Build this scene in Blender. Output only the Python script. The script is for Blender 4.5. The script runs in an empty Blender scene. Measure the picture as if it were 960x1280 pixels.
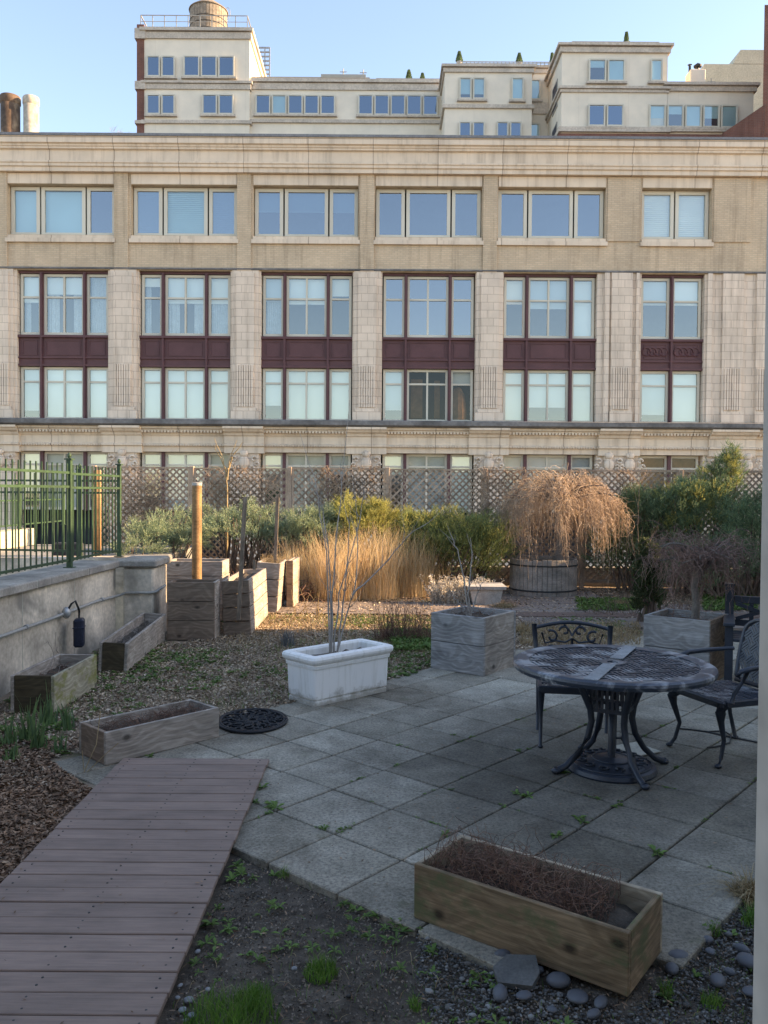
import bpy, math, random
import numpy as np
from mathutils import Vector, Matrix
R = math.radians
random.seed(4)
rng = np.random.default_rng(7)
scn = bpy.context.scene
COL = scn.collection

# ------------------------------------------------------------------ camera, light, exposure
FPX, PITCH, ROLL, EYE = 1040.0, 0.025, 0.007, 1.7783
cam_d = bpy.data.cameras.new('camera'); cam = bpy.data.objects.new('camera', cam_d); COL.objects.link(cam)
_c, _s = math.cos(PITCH), math.sin(PITCH)
FWD = np.array([0, _c, -_s]); _U = np.array([0, _s, _c]); _R = np.array([1.0, 0, 0])
RGT = math.cos(ROLL) * _R + math.sin(ROLL) * _U; UPV = -math.sin(ROLL) * _R + math.cos(ROLL) * _U
cam.matrix_world = Matrix(((RGT[0], UPV[0], -FWD[0], 0), (RGT[1], UPV[1], -FWD[1], 0), (RGT[2], UPV[2], -FWD[2], EYE), (0, 0, 0, 1)))
cam_d.sensor_fit = 'VERTICAL'; cam_d.sensor_height = 24; cam_d.lens = 24 * FPX / 1280
cam_d.clip_start = 0.05; cam_d.clip_end = 3000
scn.camera = cam
SUN_EL, SUN_AZ = 22.0, 3.0            # azimuth measured from +X towards +Y
w = bpy.data.worlds.new('World'); scn.world = w; w.use_nodes = True
nt = w.node_tree; bg = nt.nodes['Background']
sky = nt.nodes.new('ShaderNodeTexSky'); sky.sky_type = 'NISHITA'; sky.sun_disc = False
sky.sun_elevation = R(SUN_EL); sky.sun_rotation = R(90 - SUN_AZ)
sky.air_density = 1.0; sky.dust_density = 0.5; sky.ozone_density = 3.0
nt.links.new(sky.outputs[0], bg.inputs[0]); bg.inputs[1].default_value = 0.15
sun_d = bpy.data.lights.new('sun', 'SUN'); sun = bpy.data.objects.new('sun', sun_d); COL.objects.link(sun)
sun_d.energy = 5.0; sun_d.angle = R(0.5); sun_d.color = (1.0, 0.80, 0.56)
sd = Vector((math.cos(R(SUN_EL)) * math.cos(R(SUN_AZ)), math.cos(R(SUN_EL)) * math.sin(R(SUN_AZ)), math.sin(R(SUN_EL))))
sun.rotation_euler = sd.to_track_quat('Z', 'Y').to_euler()
vs = scn.view_settings; vs.view_transform = 'Standard'; vs.look = 'None'; vs.gamma = 1; vs.use_curve_mapping = False
vs.exposure = 1.74
vs.use_white_balance = True; vs.white_balance_temperature = 8500; vs.white_balance_tint = 16
scn.cycles.max_bounces = 8; scn.cycles.transparent_max_bounces = 12

# ------------------------------------------------------------------ helpers
def ray(px, py):
    return FWD * FPX + RGT * (px - 480) + UPV * (640 - py)
def G(px, py, z=0.0):                    # pixel of the photo -> point on the level z
    d = ray(px, py); t = (z - EYE) / d[2]; return (d[0] * t, d[1] * t)
def P(px, py, Y):                        # pixel of the photo -> x, z on the plane y = Y
    d = ray(px, py); t = Y / d[1]; return (d[0] * t, d[2] * t + EYE)

def mesh_obj(name, verts, faces, mat=None, parent=None, smooth=False, loc=None, rotz=0):
    me = bpy.data.meshes.new(name)
    verts = np.asarray(verts, dtype=np.float32).reshape(-1, 3)
    if isinstance(faces, np.ndarray):
        n, k = faces.shape
        me.vertices.add(len(verts)); me.vertices.foreach_set('co', verts.ravel())
        me.loops.add(n * k); me.loops.foreach_set('vertex_index', faces.astype(np.int32).ravel())
        me.polygons.add(n); me.polygons.foreach_set('loop_start', np.arange(0, n * k, k, dtype=np.int32))
        me.update(calc_edges=True); me.validate()
    else:
        me.from_pydata(verts.tolist(), [], faces); me.update()
    if smooth:
        me.polygons.foreach_set('use_smooth', [True] * len(me.polygons))
    if mat: me.materials.append(mat)
    o = bpy.data.objects.new(name, me); COL.objects.link(o)
    if parent: o.parent = parent
    if loc is not None: o.location = loc
    if rotz: o.rotation_euler[2] = rotz
    return o

def tag(o, label=None, cat=None, group=None, kind=None):
    if label: o['label'] = label
    if cat: o['category'] = cat
    if group: o['group'] = group
    if kind: o['kind'] = kind
    return o
def thing(name, label, cat, loc=(0, 0, 0), rotz=0, group=None):
    o = bpy.data.objects.new(name, None); COL.objects.link(o); o.location = loc; o.rotation_euler = (0, 0, rotz)
    o.empty_display_size = .1
    return tag(o, label, cat, group)
def dup(o, parent=None):
    c = o.copy(); COL.objects.link(c); c.parent = parent
    for ch in [q for q in ALL() if q.parent == o]: dup(ch, c)
    return c
def ALL(): return list(COL.objects)

class MB:
    def __init__(s): s.v = []; s.f = []; s.n = 0
    def add(s, v, f):
        v = np.asarray(v, float).reshape(-1, 3); s.v.append(v)
        s.f += [tuple(int(i) + s.n for i in q) for q in f]; s.n += len(v); return s
    def box(s, x0, x1, y0, y1, z0, z1, M=None, bev=0):
        if bev > 0: return s.bbox(x0, x1, y0, y1, z0, z1, bev, M)
        v = np.array([(x, y, z) for z in (z0, z1) for y in (y0, y1) for x in (x0, x1)], float)
        if M is not None: v = xf(v, M)
        return s.add(v, [(0, 2, 3, 1), (4, 5, 7, 6), (0, 1, 5, 4), (2, 6, 7, 3), (0, 4, 6, 2), (1, 3, 7, 5)])
    def bbox(s, x0, x1, y0, y1, z0, z1, b, M=None):      # box with chamfered edges
        b = min(b, (x1 - x0) * .45, (y1 - y0) * .45, (z1 - z0) * .45)
        V = []; idx = {}
        X = (x0, x1); Yv = (y0, y1); Z = (z0, z1); sg = (1, -1)
        for k in (0, 1):
            for j in (0, 1):
                for i in (0, 1):
                    for ax in range(3):
                        p = [X[i] + sg[i] * b, Yv[j] + sg[j] * b, Z[k] + sg[k] * b]
                        p[ax] = (X[i], Yv[j], Z[k])[ax]
                        idx[(i, j, k, ax)] = len(V); V.append(p)
        F = []
        I = lambda i, j, k, a: idx[(i, j, k, a)]
        F += [(I(0,0,0,2), I(0,1,0,2), I(1,1,0,2), I(1,0,0,2)), (I(0,0,1,2), I(1,0,1,2), I(1,1,1,2), I(0,1,1,2))]
        F += [(I(0,0,0,1), I(1,0,0,1), I(1,0,1,1), I(0,0,1,1)), (I(0,1,0,1), I(0,1,1,1), I(1,1,1,1), I(1,1,0,1))]
        F += [(I(0,0,0,0), I(0,0,1,0), I(0,1,1,0), I(0,1,0,0)), (I(1,0,0,0), I(1,1,0,0), I(1,1,1,0), I(1,0,1,0))]
        for (a, bb, c) in ((0, 1, 2), (1, 2, 0), (2, 0, 1)):
            for p in (0, 1):
                for q in (0, 1):
                    def K(t, ax):
                        d = [0, 0, 0]; d[a] = p; d[bb] = q; d[c] = t; return I(*d, ax)
                    f = (K(0, a), K(0, bb), K(1, bb), K(1, a))
                    if (p + q) % 2: f = f[::-1]
                    F.append(f)
        for k in (0, 1):
            for j in (0, 1):
                for i in (0, 1):
                    f = (I(i, j, k, 0), I(i, j, k, 1), I(i, j, k, 2))
                    if (i + j + k) % 2 == 0: f = f[::-1]
                    F.append(f)
        v = np.array(V, float)
        if M is not None: v = xf(v, M)
        return s.add(v, F)
    def prism(s, poly, z0, z1):                         # poly in xy, ccw
        n = len(poly); v = [(x, y, z0) for x, y in poly] + [(x, y, z1) for x, y in poly]
        f = [tuple(range(n - 1, -1, -1)), tuple(range(n, 2 * n))] + [(i, (i + 1) % n, n + (i + 1) % n, n + i) for i in range(n)]
        return s.add(v, f)
    def profile(s, pts, x0, x1):                         # (y,z) outline extruded along x
        n = len(pts); v = [(x0, y, z) for y, z in pts] + [(x1, y, z) for y, z in pts]
        f = [tuple(range(n)), tuple(range(2 * n - 1, n - 1, -1))] + [(i, n + i, n + (i + 1) % n, (i + 1) % n) for i in range(n)]
        return s.add(v, f)
    def lathe(s, prof, c=(0, 0, 0), n=32, sx=1, sy=1):
        v = []; f = []
        m = len(prof)
        for i in range(n):
            a = 2 * math.pi * i / n
            for r, z in prof: v.append((c[0] + r * math.cos(a) * sx, c[1] + r * math.sin(a) * sy, c[2] + z))
        for i in range(n):
            for j in range(m - 1):
                a, b = i * m + j, ((i + 1) % n) * m + j
                f.append((a, b, b + 1, a + 1))
        return s.add(v, f)
    def tube(s, pts, r, n=8, flat=1.0, up=None):
        v, f = tubes(np.array([pts], float), np.array([r if hasattr(r, '__len__') else [r] * len(pts)], float), n, flat)
        s.add(v, f.tolist())
        k = len(pts); s.f.append(tuple(s.n - k * n + i for i in range(n))); s.f.append(tuple(s.n - 1 - i for i in range(n)))
        return s
    def ell(s, c, r, n=12, m=8):
        prof = [(math.sin(math.pi * j / m), -math.cos(math.pi * j / m)) for j in range(m + 1)]
        v = []; f = []
        for i in range(n):
            a = 2 * math.pi * i / n
            for q, z in prof: v.append((c[0] + q * math.cos(a) * r[0], c[1] + q * math.sin(a) * r[1], c[2] + z * r[2]))
        M = m + 1
        for i in range(n):
            for j in range(m):
                a, b = i * M + j, ((i + 1) % n) * M + j; f.append((a, b, b + 1, a + 1))
        return s.add(v, f)
    def build(s, name, mat=None, parent=None, smooth=False, loc=None, rotz=0):
        return mesh_obj(name, np.concatenate(s.v) if s.v else np.zeros((0, 3)), s.f, mat, parent, smooth, loc, rotz)

def xf(v, M):
    M = np.array(M); return np.asarray(v) @ M[:3, :3].T + M[:3, 3]
def TR(x=0, y=0, z=0, rz=0, rx=0, ry=0):
    return Matrix.Translation((x, y, z)) @ Matrix.Rotation(rz, 4, 'Z') @ Matrix.Rotation(ry, 4, 'Y') @ Matrix.Rotation(rx, 4, 'X')

def tubes(paths, rad, n=3, flat=1.0):    # paths (N,K,3), rad (N,K): many tapered tubes at once
    N, K, _ = paths.shape
    t = np.gradient(paths, axis=1); t /= np.linalg.norm(t, axis=2, keepdims=True) + 1e-9
    ref = np.where(np.abs(t[..., 2:3]) > .9, np.array([1.0, 0, 0]), np.array([0, 0, 1.0]))
    a = np.cross(t, ref); a /= np.linalg.norm(a, axis=2, keepdims=True) + 1e-9
    b = np.cross(t, a)
    th = 2 * np.pi * np.arange(n) / n
    ring = (np.cos(th)[:, None] * a[:, :, None, :] + flat * np.sin(th)[:, None] * b[:, :, None, :]) * rad[:, :, None, None]
    v = (paths[:, :, None, :] + ring).reshape(-1, 3)
    base = (np.arange(N) * K * n)[:, None, None] + (np.arange(K - 1) * n)[None, :, None]
    i = np.arange(n)[None, None, :]; j = (np.arange(n) + 1)[None, None, :] % n
    f = np.stack([base + i, base + j, base + n + j, base + n + i], -1).reshape(-1, 4)
    return v, f
def quads_obj(name, q, mat, parent=None):           # q (N,4,3)
    f = np.arange(len(q) * 4).reshape(-1, 4)
    return mesh_obj(name, q.reshape(-1, 3), f, mat, parent)
def unit(v): return v / (np.linalg.norm(v, axis=-1, keepdims=True) + 1e-9)
def rand_dirs(n):
    return unit(rng.normal(size=(n, 3)))
def leaves(c, d, L, W, fold=None):                   # kite leaves: centre base c, direction d, length L, width W
    n = len(c); side = unit(np.cross(d, rand_dirs(n)))
    L = np.asarray(L).reshape(-1, 1) * np.ones((n, 1)); W = np.asarray(W).reshape(-1, 1) * np.ones((n, 1))
    return np.stack([c, c + d * L * .5 + side * W * .5, c + d * L, c + d * L * .5 - side * W * .5], 1)
def blades(base, height, width, lean=.3, seg=4, droop=.3, dirs=None):
    n = len(base); az = rng.uniform(0, 2 * np.pi, n) if dirs is None else dirs
    h = np.asarray(height) * np.ones(n); out = np.stack([np.cos(az), np.sin(az), 0 * az], 1)
    ln = rng.uniform(.2, 1, n) * lean
    t = np.linspace(0, 1, seg)
    pts = base[:, None, :] + out[:, None, :] * (ln * h)[:, None, None] * (t ** 1.7)[None, :, None]
    pts = pts + np.array([0, 0, 1.0]) * (h[:, None] * (t[None, :] - droop * ln[:, None] * t[None, :] ** 3))[..., None]
    fa = rng.uniform(0, 2 * np.pi, n); side = np.stack([np.cos(fa), np.sin(fa), 0 * fa], 1)
    wd = (np.asarray(width) * np.ones(n))[:, None] * (1 - t ** 2 * .85)[None, :]
    Lp = pts + side[:, None, :] * wd[..., None] * .5; Rp = pts - side[:, None, :] * wd[..., None] * .5
    v = np.stack([Lp, Rp], 2).reshape(-1, 3)
    b = (np.arange(n) * seg * 2)[:, None] + (np.arange(seg - 1) * 2)[None, :]
    f = np.stack([b, b + 1, b + 3, b + 2], -1).reshape(-1, 4)
    return v, f
def join_vf(parts):
    V = []; F = []; n = 0
    for v, f in parts: V.append(v); F.append(f + n); n += len(v)
    return np.concatenate(V), np.concatenate(F)
def inpoly(x, y, poly):
    r = np.zeros(len(x), bool); n = len(poly); j = n - 1
    for i in range(n):
        xi, yi = poly[i]; xj, yj = poly[j]
        c = ((yi > y) != (yj > y)) & (x < (xj - xi) * (y - yi) / (yj - yi + 1e-12) + xi)
        r ^= c; j = i
    return r
def scatter(poly, n):
    p = np.array(poly); lo, hi = p.min(0), p.max(0); out = []
    got = 0
    while got < n:
        q = rng.uniform(lo, hi, (n * 2, 2)); q = q[inpoly(q[:, 0], q[:, 1], poly)]; out.append(q); got += len(q)
    return np.concatenate(out)[:n]

# ------------------------------------------------------------------ materials
def mat_new(name, rough=.7, spec=.4, metal=0):
    m = bpy.data.materials.new(name); m.use_nodes = True; b = m.node_tree.nodes['Principled BSDF']
    b.inputs['Roughness'].default_value = rough; b.inputs['Specular IOR Level'].default_value = spec; b.inputs['Metallic'].default_value = metal
    return m, m.node_tree, b
def N(t, kind, **kw):
    n = t.nodes.new(kind)
    for k, v in kw.items():
        if k.startswith('i_'):
            key = k[2:].replace('_', ' ')
            n.inputs[key].default_value = v
        else: setattr(n, k, v)
    return n
def coords(t, scale=(1, 1, 1), out='Object', rot=(0, 0, 0)):
    tc = N(t, 'ShaderNodeTexCoord'); mp = N(t, 'ShaderNodeMapping')
    mp.inputs['Scale'].default_value = scale; mp.inputs['Rotation'].default_value = rot
    t.links.new(tc.outputs[out], mp.inputs[0]); return mp.outputs[0]
def ramp(t, fac, stops):
    r = N(t, 'ShaderNodeValToRGB'); e = r.color_ramp.elements
    while len(e) < len(stops): e.new(.5)
    for k, (p, c) in enumerate(stops):
        e[k].position = p; e[k].color = (*c, 1) if len(c) == 3 else c
    t.links.new(fac, r.inputs[0]); return r.outputs[0]
def noise(t, vec, scale, detail=6, rough=.6, dist=0):
    n = N(t, 'ShaderNodeTexNoise', i_Scale=scale, i_Detail=detail, i_Roughness=rough, i_Distortion=dist)
    if vec is not None: t.links.new(vec, n.inputs['Vector'])
    return n.outputs[0]
def mix(t, a, b, fac, mode='MIX'):
    m = N(t, 'ShaderNodeMix', data_type='RGBA', blend_type=mode)
    for key, v in ((6, a), (7, b), (0, fac)):
        if hasattr(v, 'links') or hasattr(v, 'is_linked'): t.links.new(v, m.inputs[key])
        elif isinstance(v, tuple): m.inputs[key].default_value = (*v, 1)
        else: m.inputs[key].default_value = v
    return m.outputs[2]
def bump(t, b, h, strength=.3, dist=.01):
    n = N(t, 'ShaderNodeBump', i_Strength=strength, i_Distance=dist); t.links.new(h, n.inputs['Height']); t.links.new(n.outputs[0], b.inputs['Normal'])
def sc(c, k): return tuple(min(1, x * k) for x in c)

def mottled(name, c, var=.35, scale=6, fine=60, rough=.85, bumpd=.003, island=0, spec=.3, metal=0, second=None, second_amt=.5, bs=.5):
    m, t, b = mat_new(name, rough, spec, metal); v = coords(t)
    a = ramp(t, noise(t, v, scale), [(.3, sc(c, 1 - var)), (.7, sc(c, 1 + var))])
    f = noise(t, v, fine, 3)
    a = mix(t, a, ramp(t, f, [(.25, (.45, .45, .45)), (.75, (1.15, 1.15, 1.15))]), .6, 'MULTIPLY')
    if second:
        a = mix(t, a, second, ramp(t, noise(t, v, scale * .7, 4, .6, .5), [(.5, (0, 0, 0)), (.62, (second_amt,) * 3)]))
    if island:
        g = N(t, 'ShaderNodeNewGeometry')
        a = mix(t, a, ramp(t, g.outputs['Random Per Island'], [(0, (1 - island,) * 3), (1, (1 + island,) * 3)]), 1.0, 'MULTIPLY')
    t.links.new(a, b.inputs['Base Color']); bump(t, b, f, bs, bumpd); return m
def palette(name, cols, rough=.7, spec=.3, trans=0, noise_amt=.3):     # colour picked per leaf / chip / stem
    m, t, b = mat_new(name, rough, spec)
    g = N(t, 'ShaderNodeNewGeometry'); n = len(cols)
    a = ramp(t, g.outputs['Random Per Island'], [(i / max(1, n - 1), c) for i, c in enumerate(cols)])
    if noise_amt:
        a = mix(t, a, ramp(t, noise(t, coords(t), 3, 3), [(.3, (1 - noise_amt,) * 3), (.7, (1 + noise_amt,) * 3)]), 1.0, 'MULTIPLY')
    t.links.new(a, b.inputs['Base Color'])
    if trans:
        tr = N(t, 'ShaderNodeBsdfTranslucent'); t.links.new(a, tr.inputs[0]); ms = N(t, 'ShaderNodeMixShader'); ms.inputs[0].default_value = trans
        o = t.nodes['Material Output']; t.links.new(b.outputs[0], ms.inputs[1]); t.links.new(tr.outputs[0], ms.inputs[2]); t.links.new(ms.outputs[0], o.inputs[0])
    return m
def wood(name, light, dark, knots=1.0, moss=None, stain=.5, rough=.85, island=0, rings=.75):
    m, t, b = mat_new(name, rough, .2)
    tc = N(t, 'ShaderNodeTexCoord'); oi = N(t, 'ShaderNodeObjectInfo')
    off = N(t, 'ShaderNodeVectorMath', operation='SCALE'); off.inputs[0].default_value = (13.1, 7.7, 9.3); t.links.new(oi.outputs['Random'], off.inputs['Scale'])
    ad = N(t, 'ShaderNodeVectorMath', operation='ADD'); t.links.new(tc.outputs['Object'], ad.inputs[0]); t.links.new(off.outputs[0], ad.inputs[1])
    def mp(s):
        q = N(t, 'ShaderNodeMapping'); q.inputs['Scale'].default_value = s; t.links.new(ad.outputs[0], q.inputs[0]); return q.outputs[0]
    warp = noise(t, mp((.7, 2.2, 2.2)), 2, 3)
    kn = N(t, 'ShaderNodeTexVoronoi', i_Scale=1.0, i_Randomness=.9); t.links.new(mp((3.6, 1, 5.5)), kn.inputs['Vector'])
    ring = N(t, 'ShaderNodeMath', operation='MULTIPLY_ADD'); t.links.new(kn.outputs['Distance'], ring.inputs[0]); ring.inputs[1].default_value = -2.2; 
    sepz = N(t, 'ShaderNodeSeparateXYZ'); t.links.new(mp((1, 8, 11)), sepz.inputs[0])
    t.links.new(sepz.outputs[2], ring.inputs[2])
    ad2 = N(t, 'ShaderNodeMath', operation='MULTIPLY_ADD'); t.links.new(warp, ad2.inputs[0]); ad2.inputs[1].default_value = .75; t.links.new(ring.outputs[0], ad2.inputs[2])
    sn = N(t, 'ShaderNodeMath', operation='SINE'); mu = N(t, 'ShaderNodeMath', operation='MULTIPLY'); mu.inputs[1].default_value = 9.0
    t.links.new(ad2.outputs[0], mu.inputs[0]); t.links.new(mu.outputs[0], sn.inputs[0])
    g1 = ramp(t, sn.outputs[0], [(0, (.74, .72, .70)), (.8, (1, 1, 1))])
    fine = noise(t, mp((1.5, 34, 34)), 2.2, 5, .75)
    a = ramp(t, fine, [(.3, dark), (.62, light)])
    a = mix(t, a, g1, rings, 'MULTIPLY')
    a = mix(t, a, ramp(t, noise(t, mp((1.5, 3, 3)), 2, 4), [(.3, (1 - stain,) * 3), (.65, (1.15, 1.12, 1.1))]), .8, 'MULTIPLY')
    if knots:
        a = mix(t, a, sc(dark, .22), ramp(t, kn.outputs['Distance'], [(.06, (.9 * knots,) * 3), (.15, (0, 0, 0))]))
    if moss:
        a = mix(t, a, moss, ramp(t, noise(t, mp((2.2, 4, 4)), 2.2, 5, .7), [(.5, (0, 0, 0)), (.62, (.75,) * 3)]))
    if island:
        gi = N(t, 'ShaderNodeNewGeometry'); a = mix(t, a, ramp(t, gi.outputs['Random Per Island'], [(0, (1 - island,) * 3), (1, (1 + island,) * 3)]), 1.0, 'MULTIPLY')
    t.links.new(a, b.inputs['Base Color']); bump(t, b, fine, .5, .004); return m
def bricks(name, c1, c2, mortar, bw, bh, ms=.008, rough=.9, off=.5, axes='xz', stain=.3, bias=0, streak=True):
    m, t, b = mat_new(name, rough, .25)
    tc = N(t, 'ShaderNodeTexCoord'); s = N(t, 'ShaderNodeSeparateXYZ'); t.links.new(tc.outputs['Object'], s.inputs[0])
    cb = N(t, 'ShaderNodeCombineXYZ')
    su = N(t, 'ShaderNodeMath', operation='ADD')
    t.links.new(s.outputs[0], su.inputs[0])
    if axes == 'xz' and bw < 2: t.links.new(s.outputs[1], su.inputs[1])
    t.links.new(su.outputs[0], cb.inputs[0]); t.links.new(s.outputs[2 if axes == 'xz' else 1], cb.inputs[1])
    br = N(t, 'ShaderNodeTexBrick', i_Scale=1.0, i_Mortar_Size=ms, i_Mortar_Smooth=.2, i_Bias=bias, i_Brick_Width=bw, i_Row_Height=bh); br.offset = off
    t.links.new(cb.outputs[0], br.inputs['Vector'])
    for k, c in (('Color1', c1), ('Color2', c2), ('Mortar', mortar)): br.inputs[k].default_value = (*c, 1)
    a = br.outputs[0]
    n1 = noise(t, tc.outputs['Object'], .9, 6)
    a = mix(t, a, ramp(t, n1, [(.3, (1 - stain,) * 3), (.7, (1.12, 1.1, 1.08))]), 1.0, 'MULTIPLY')
    if streak:
        mp = N(t, 'ShaderNodeMapping'); mp.inputs['Scale'].default_value = (2.5, 2.5, .15); t.links.new(tc.outputs['Object'], mp.inputs[0])
        a = mix(t, a, ramp(t, noise(t, mp.outputs[0], 1.6, 6, .7), [(.32, (.55, .52, .5)), (.5, (1, 1, 1))]), .55, 'MULTIPLY')
    t.links.new(a, b.inputs['Base Color'])
    inv = N(t, 'ShaderNodeMath', operation='SUBTRACT'); inv.inputs[0].default_value = 1; t.links.new(br.outputs['Fac'], inv.inputs[1])
    bump(t, b, inv.outputs[0], .5, .008); return m
def glass(name, tint, refl=.35, rough=.02, trans=(.75, .85, .9)):
    m = bpy.data.materials.new(name); m.use_nodes = True; t = m.node_tree; o = t.nodes['Material Output']; t.nodes.remove(t.nodes['Principled BSDF'])
    gl = N(t, 'ShaderNodeBsdfGlossy', i_Roughness=rough); gl.inputs[0].default_value = (*tint, 1)
    tr = N(t, 'ShaderNodeBsdfTransparent'); tr.inputs[0].default_value = (*trans, 1)
    lw = N(t, 'ShaderNodeLayerWeight', i_Blend=.2); ma = N(t, 'ShaderNodeMath', operation='MULTIPLY_ADD'); ma.inputs[1].default_value = 1 - refl; ma.inputs[2].default_value = refl
    t.links.new(lw.outputs['Fresnel'], ma.inputs[0])
    nz = noise(t, coords(t), .8, 2); bp = N(t, 'ShaderNodeBump', i_Strength=.02, i_Distance=.05); t.links.new(nz, bp.inputs['Height']); t.links.new(bp.outputs[0], gl.inputs['Normal'])
    ms = N(t, 'ShaderNodeMixShader'); t.links.new(ma.outputs[0], ms.inputs[0]); t.links.new(tr.outputs[0], ms.inputs[1]); t.links.new(gl.outputs[0], ms.inputs[2]); t.links.new(ms.outputs[0], o.inputs[0])
    return m

def plain(name, c, rough=.9):
    m, t, b = mat_new(name, rough, .2); v = coords(t)
    t.links.new(ramp(t, noise(t, v, .35, 2), [(.35, sc(c, .88)), (.65, sc(c, 1.05))]), b.inputs['Base Color']); return m
MT = {}
MT['brick_tan'] = bricks('tan_brick', (.60, .475, .345), (.53, .41, .295), (.47, .385, .29), .21, .072, .012, stain=.15)
MT['terra'] = bricks('terracotta_block', (.71, .60, .505), (.65, .55, .46), (.49, .40, .33), .48, .30, .012, stain=.12)
MT['stone'] = bricks('cornice_stone', (.70, .59, .48), (.65, .545, .44), (.40, .32, .26), 2.45, 3.0, .02, off=0, stain=.15)
MT['ledge'] = mottled('dark_ledge', (.17, .165, .165), .4, 1.2, 8)
MT['coping_metal'] = mottled('coping_metal', (.20, .21, .23), .15, 2, 20)
MT['purple'] = mottled('maroon_iron', (.12, .052, .058), .15, 2, 30, .5, .001)
MT['frame_w'] = plain('window_frame_paint', (.60, .57, .49), .5)
MT['frame_d'] = mottled('window_frame_grey', (.36, .35, .32), .1, 2, 30, .5, .001)
MT['glass'] = glass('window_glass', (.85, .92, .95), .22, trans=(.88, .95, .95))
MT['glass_b'] = glass('window_glass_blue', (.62, .68, .74), .40, trans=(.45, .55, .62))
MT['glass_u'] = glass('window_glass_upper', (.55, .66, .78), .34, trans=(.5, .6, .7))
MT['glass_c'] = glass('window_glass_clear', (.9, .95, 1), .03, trans=(.7, .72, .72))
MT['blind'] = plain('roller_blind', (.82, .86, .83))
MT['blind_w'] = plain('cream_blind', (.80, .80, .72))
MT['blind_g'] = plain('grey_blind', (.58, .66, .68))
MT['blind_b'] = plain('blue_blind', (.42, .62, .68))
MT['lace'] = mottled('net_curtain', (.55, .6, .62), .15, 3, 30, .9, .001)
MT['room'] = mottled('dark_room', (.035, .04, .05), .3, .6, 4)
MT['orange_room'] = mottled('amber_room', (.26, .14, .07), .4, 1.2, 6)
MT['stucco'] = bricks('pale_stucco', (.70, .64, .55), (.68, .62, .53), (.60, .54, .46), 3.2, 20, .010, off=0, stain=.06, streak=False)
MT['trim'] = mottled('stucco_trim', (.56, .49, .42), .2, .8, 8)
MT['red_brick'] = bricks('red_brick', (.24, .085, .06), (.19, .065, .05), (.20, .15, .13), .22, .075, .012, stain=.25)
MT['door_paint'] = mottled('door_paint', (.40, .39, .375), .05, 4, 8, .5, .001)
MT['tank'] = wood('tank_wood', (.33, .285, .235), (.18, .15, .125), 0, rings=0)
MT['metal_dark'] = mottled('dark_metal', (.03, .032, .036), .3, 5, 40, .5, .001)
MT['metal_pale'] = mottled('galvanised_metal', (.42, .43, .43), .2, 5, 40, .45, .001, metal=.6)
MT['rust'] = mottled('rusty_flue', (.13, .085, .06), .5, 1.2, 10, .8, .002, second=(.42, .32, .22), second_amt=.7)
MT['green_iron'] = mottled('green_fence_paint', (.04, .082, .042), .3, 6, 80, .45, .001, second=(.03, .05, .035), second_amt=.6)
MT['concrete'] = mottled('weathered_concrete', (.63, .545, .44), .42, 1.5, 22, .9, .004, second=(.22, .20, .17), second_amt=.9)
MT['coping'] = mottled('concrete_coping', (.36, .325, .28), .4, 2.2, 40, .9, .004, second=(.15, .14, .13), second_amt=.6)
MT['cream_wall'] = mottled('cream_wall', (.55, .50, .38), .1, 1, 10)
MT['grey_floor'] = mottled('grey_deck', (.25, .25, .24), .2, 1, 20)
def N_div(t, s_, k):
    n = N(t, 'ShaderNodeMath', operation='DIVIDE'); t.links.new(s_, n.inputs[0]); n.inputs[1].default_value = k; return n.outputs[0]
def slab_mat():
    m, t, b = mat_new('concrete_slab', .9, .25); v = coords(t)
    g = N(t, 'ShaderNodeNewGeometry'); a = ramp(t, g.outputs['Random Per Island'], [(0, (.29, .26, .21)), (.5, (.37, .335, .275)), (1, (.43, .395, .33))])
    a = mix(t, a, ramp(t, noise(t, v, .75, 7, .7, .4), [(.36, (.52, .50, .48)), (.55, (1.0, 1.0, 1.0)), (.7, (1.15, 1.15, 1.12))]), .9, 'MULTIPLY')
    a = mix(t, a, ramp(t, noise(t, v, 5, 6, .7), [(.35, (.72, .72, .70)), (.6, (1.06, 1.06, 1.05))]), .8, 'MULTIPLY')
    sp = noise(t, v, 55, 4, .8); a = mix(t, a, ramp(t, sp, [(.34, (.40, .40, .40)), (.5, (1, 1, 1)), (.68, (1.5, 1.48, 1.42))]), .8, 'MULTIPLY')
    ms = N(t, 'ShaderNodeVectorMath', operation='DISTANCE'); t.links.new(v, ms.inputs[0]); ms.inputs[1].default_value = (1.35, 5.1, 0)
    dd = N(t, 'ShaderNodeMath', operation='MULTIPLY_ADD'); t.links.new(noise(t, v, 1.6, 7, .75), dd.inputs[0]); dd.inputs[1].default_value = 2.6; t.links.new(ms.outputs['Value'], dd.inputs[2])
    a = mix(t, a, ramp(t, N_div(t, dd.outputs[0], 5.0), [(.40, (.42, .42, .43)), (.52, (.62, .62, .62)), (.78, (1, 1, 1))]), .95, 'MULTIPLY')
    a = mix(t, a, (.075, .085, .035), ramp(t, noise(t, v, 2.2, 6, .75), [(.60, (0, 0, 0)), (.72, (.5, .5, .5))]))
    t.links.new(a, b.inputs['Base Color']); bump(t, b, sp, .8, .004); return m
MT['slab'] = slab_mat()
MT['deck'] = None
MT['plank'] = wood('composite_plank', (.275, .20, .165), (.205, .15, .128), 0, stain=.25, rough=.7, island=.08, rings=0)
MT['bed'] = mottled('dark_soil', (.10, .08, .062), .5, 9, 120, .95, .01)
MT['mulchbase'] = mottled('mulch_base', (.27, .20, .14), .5, 5, 120, .95, .01, second=(.09, .10, .04), second_amt=.6)
MT['asphalt'] = mottled('asphalt', (.05, .05, .05), .2, .4, 30)
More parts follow.
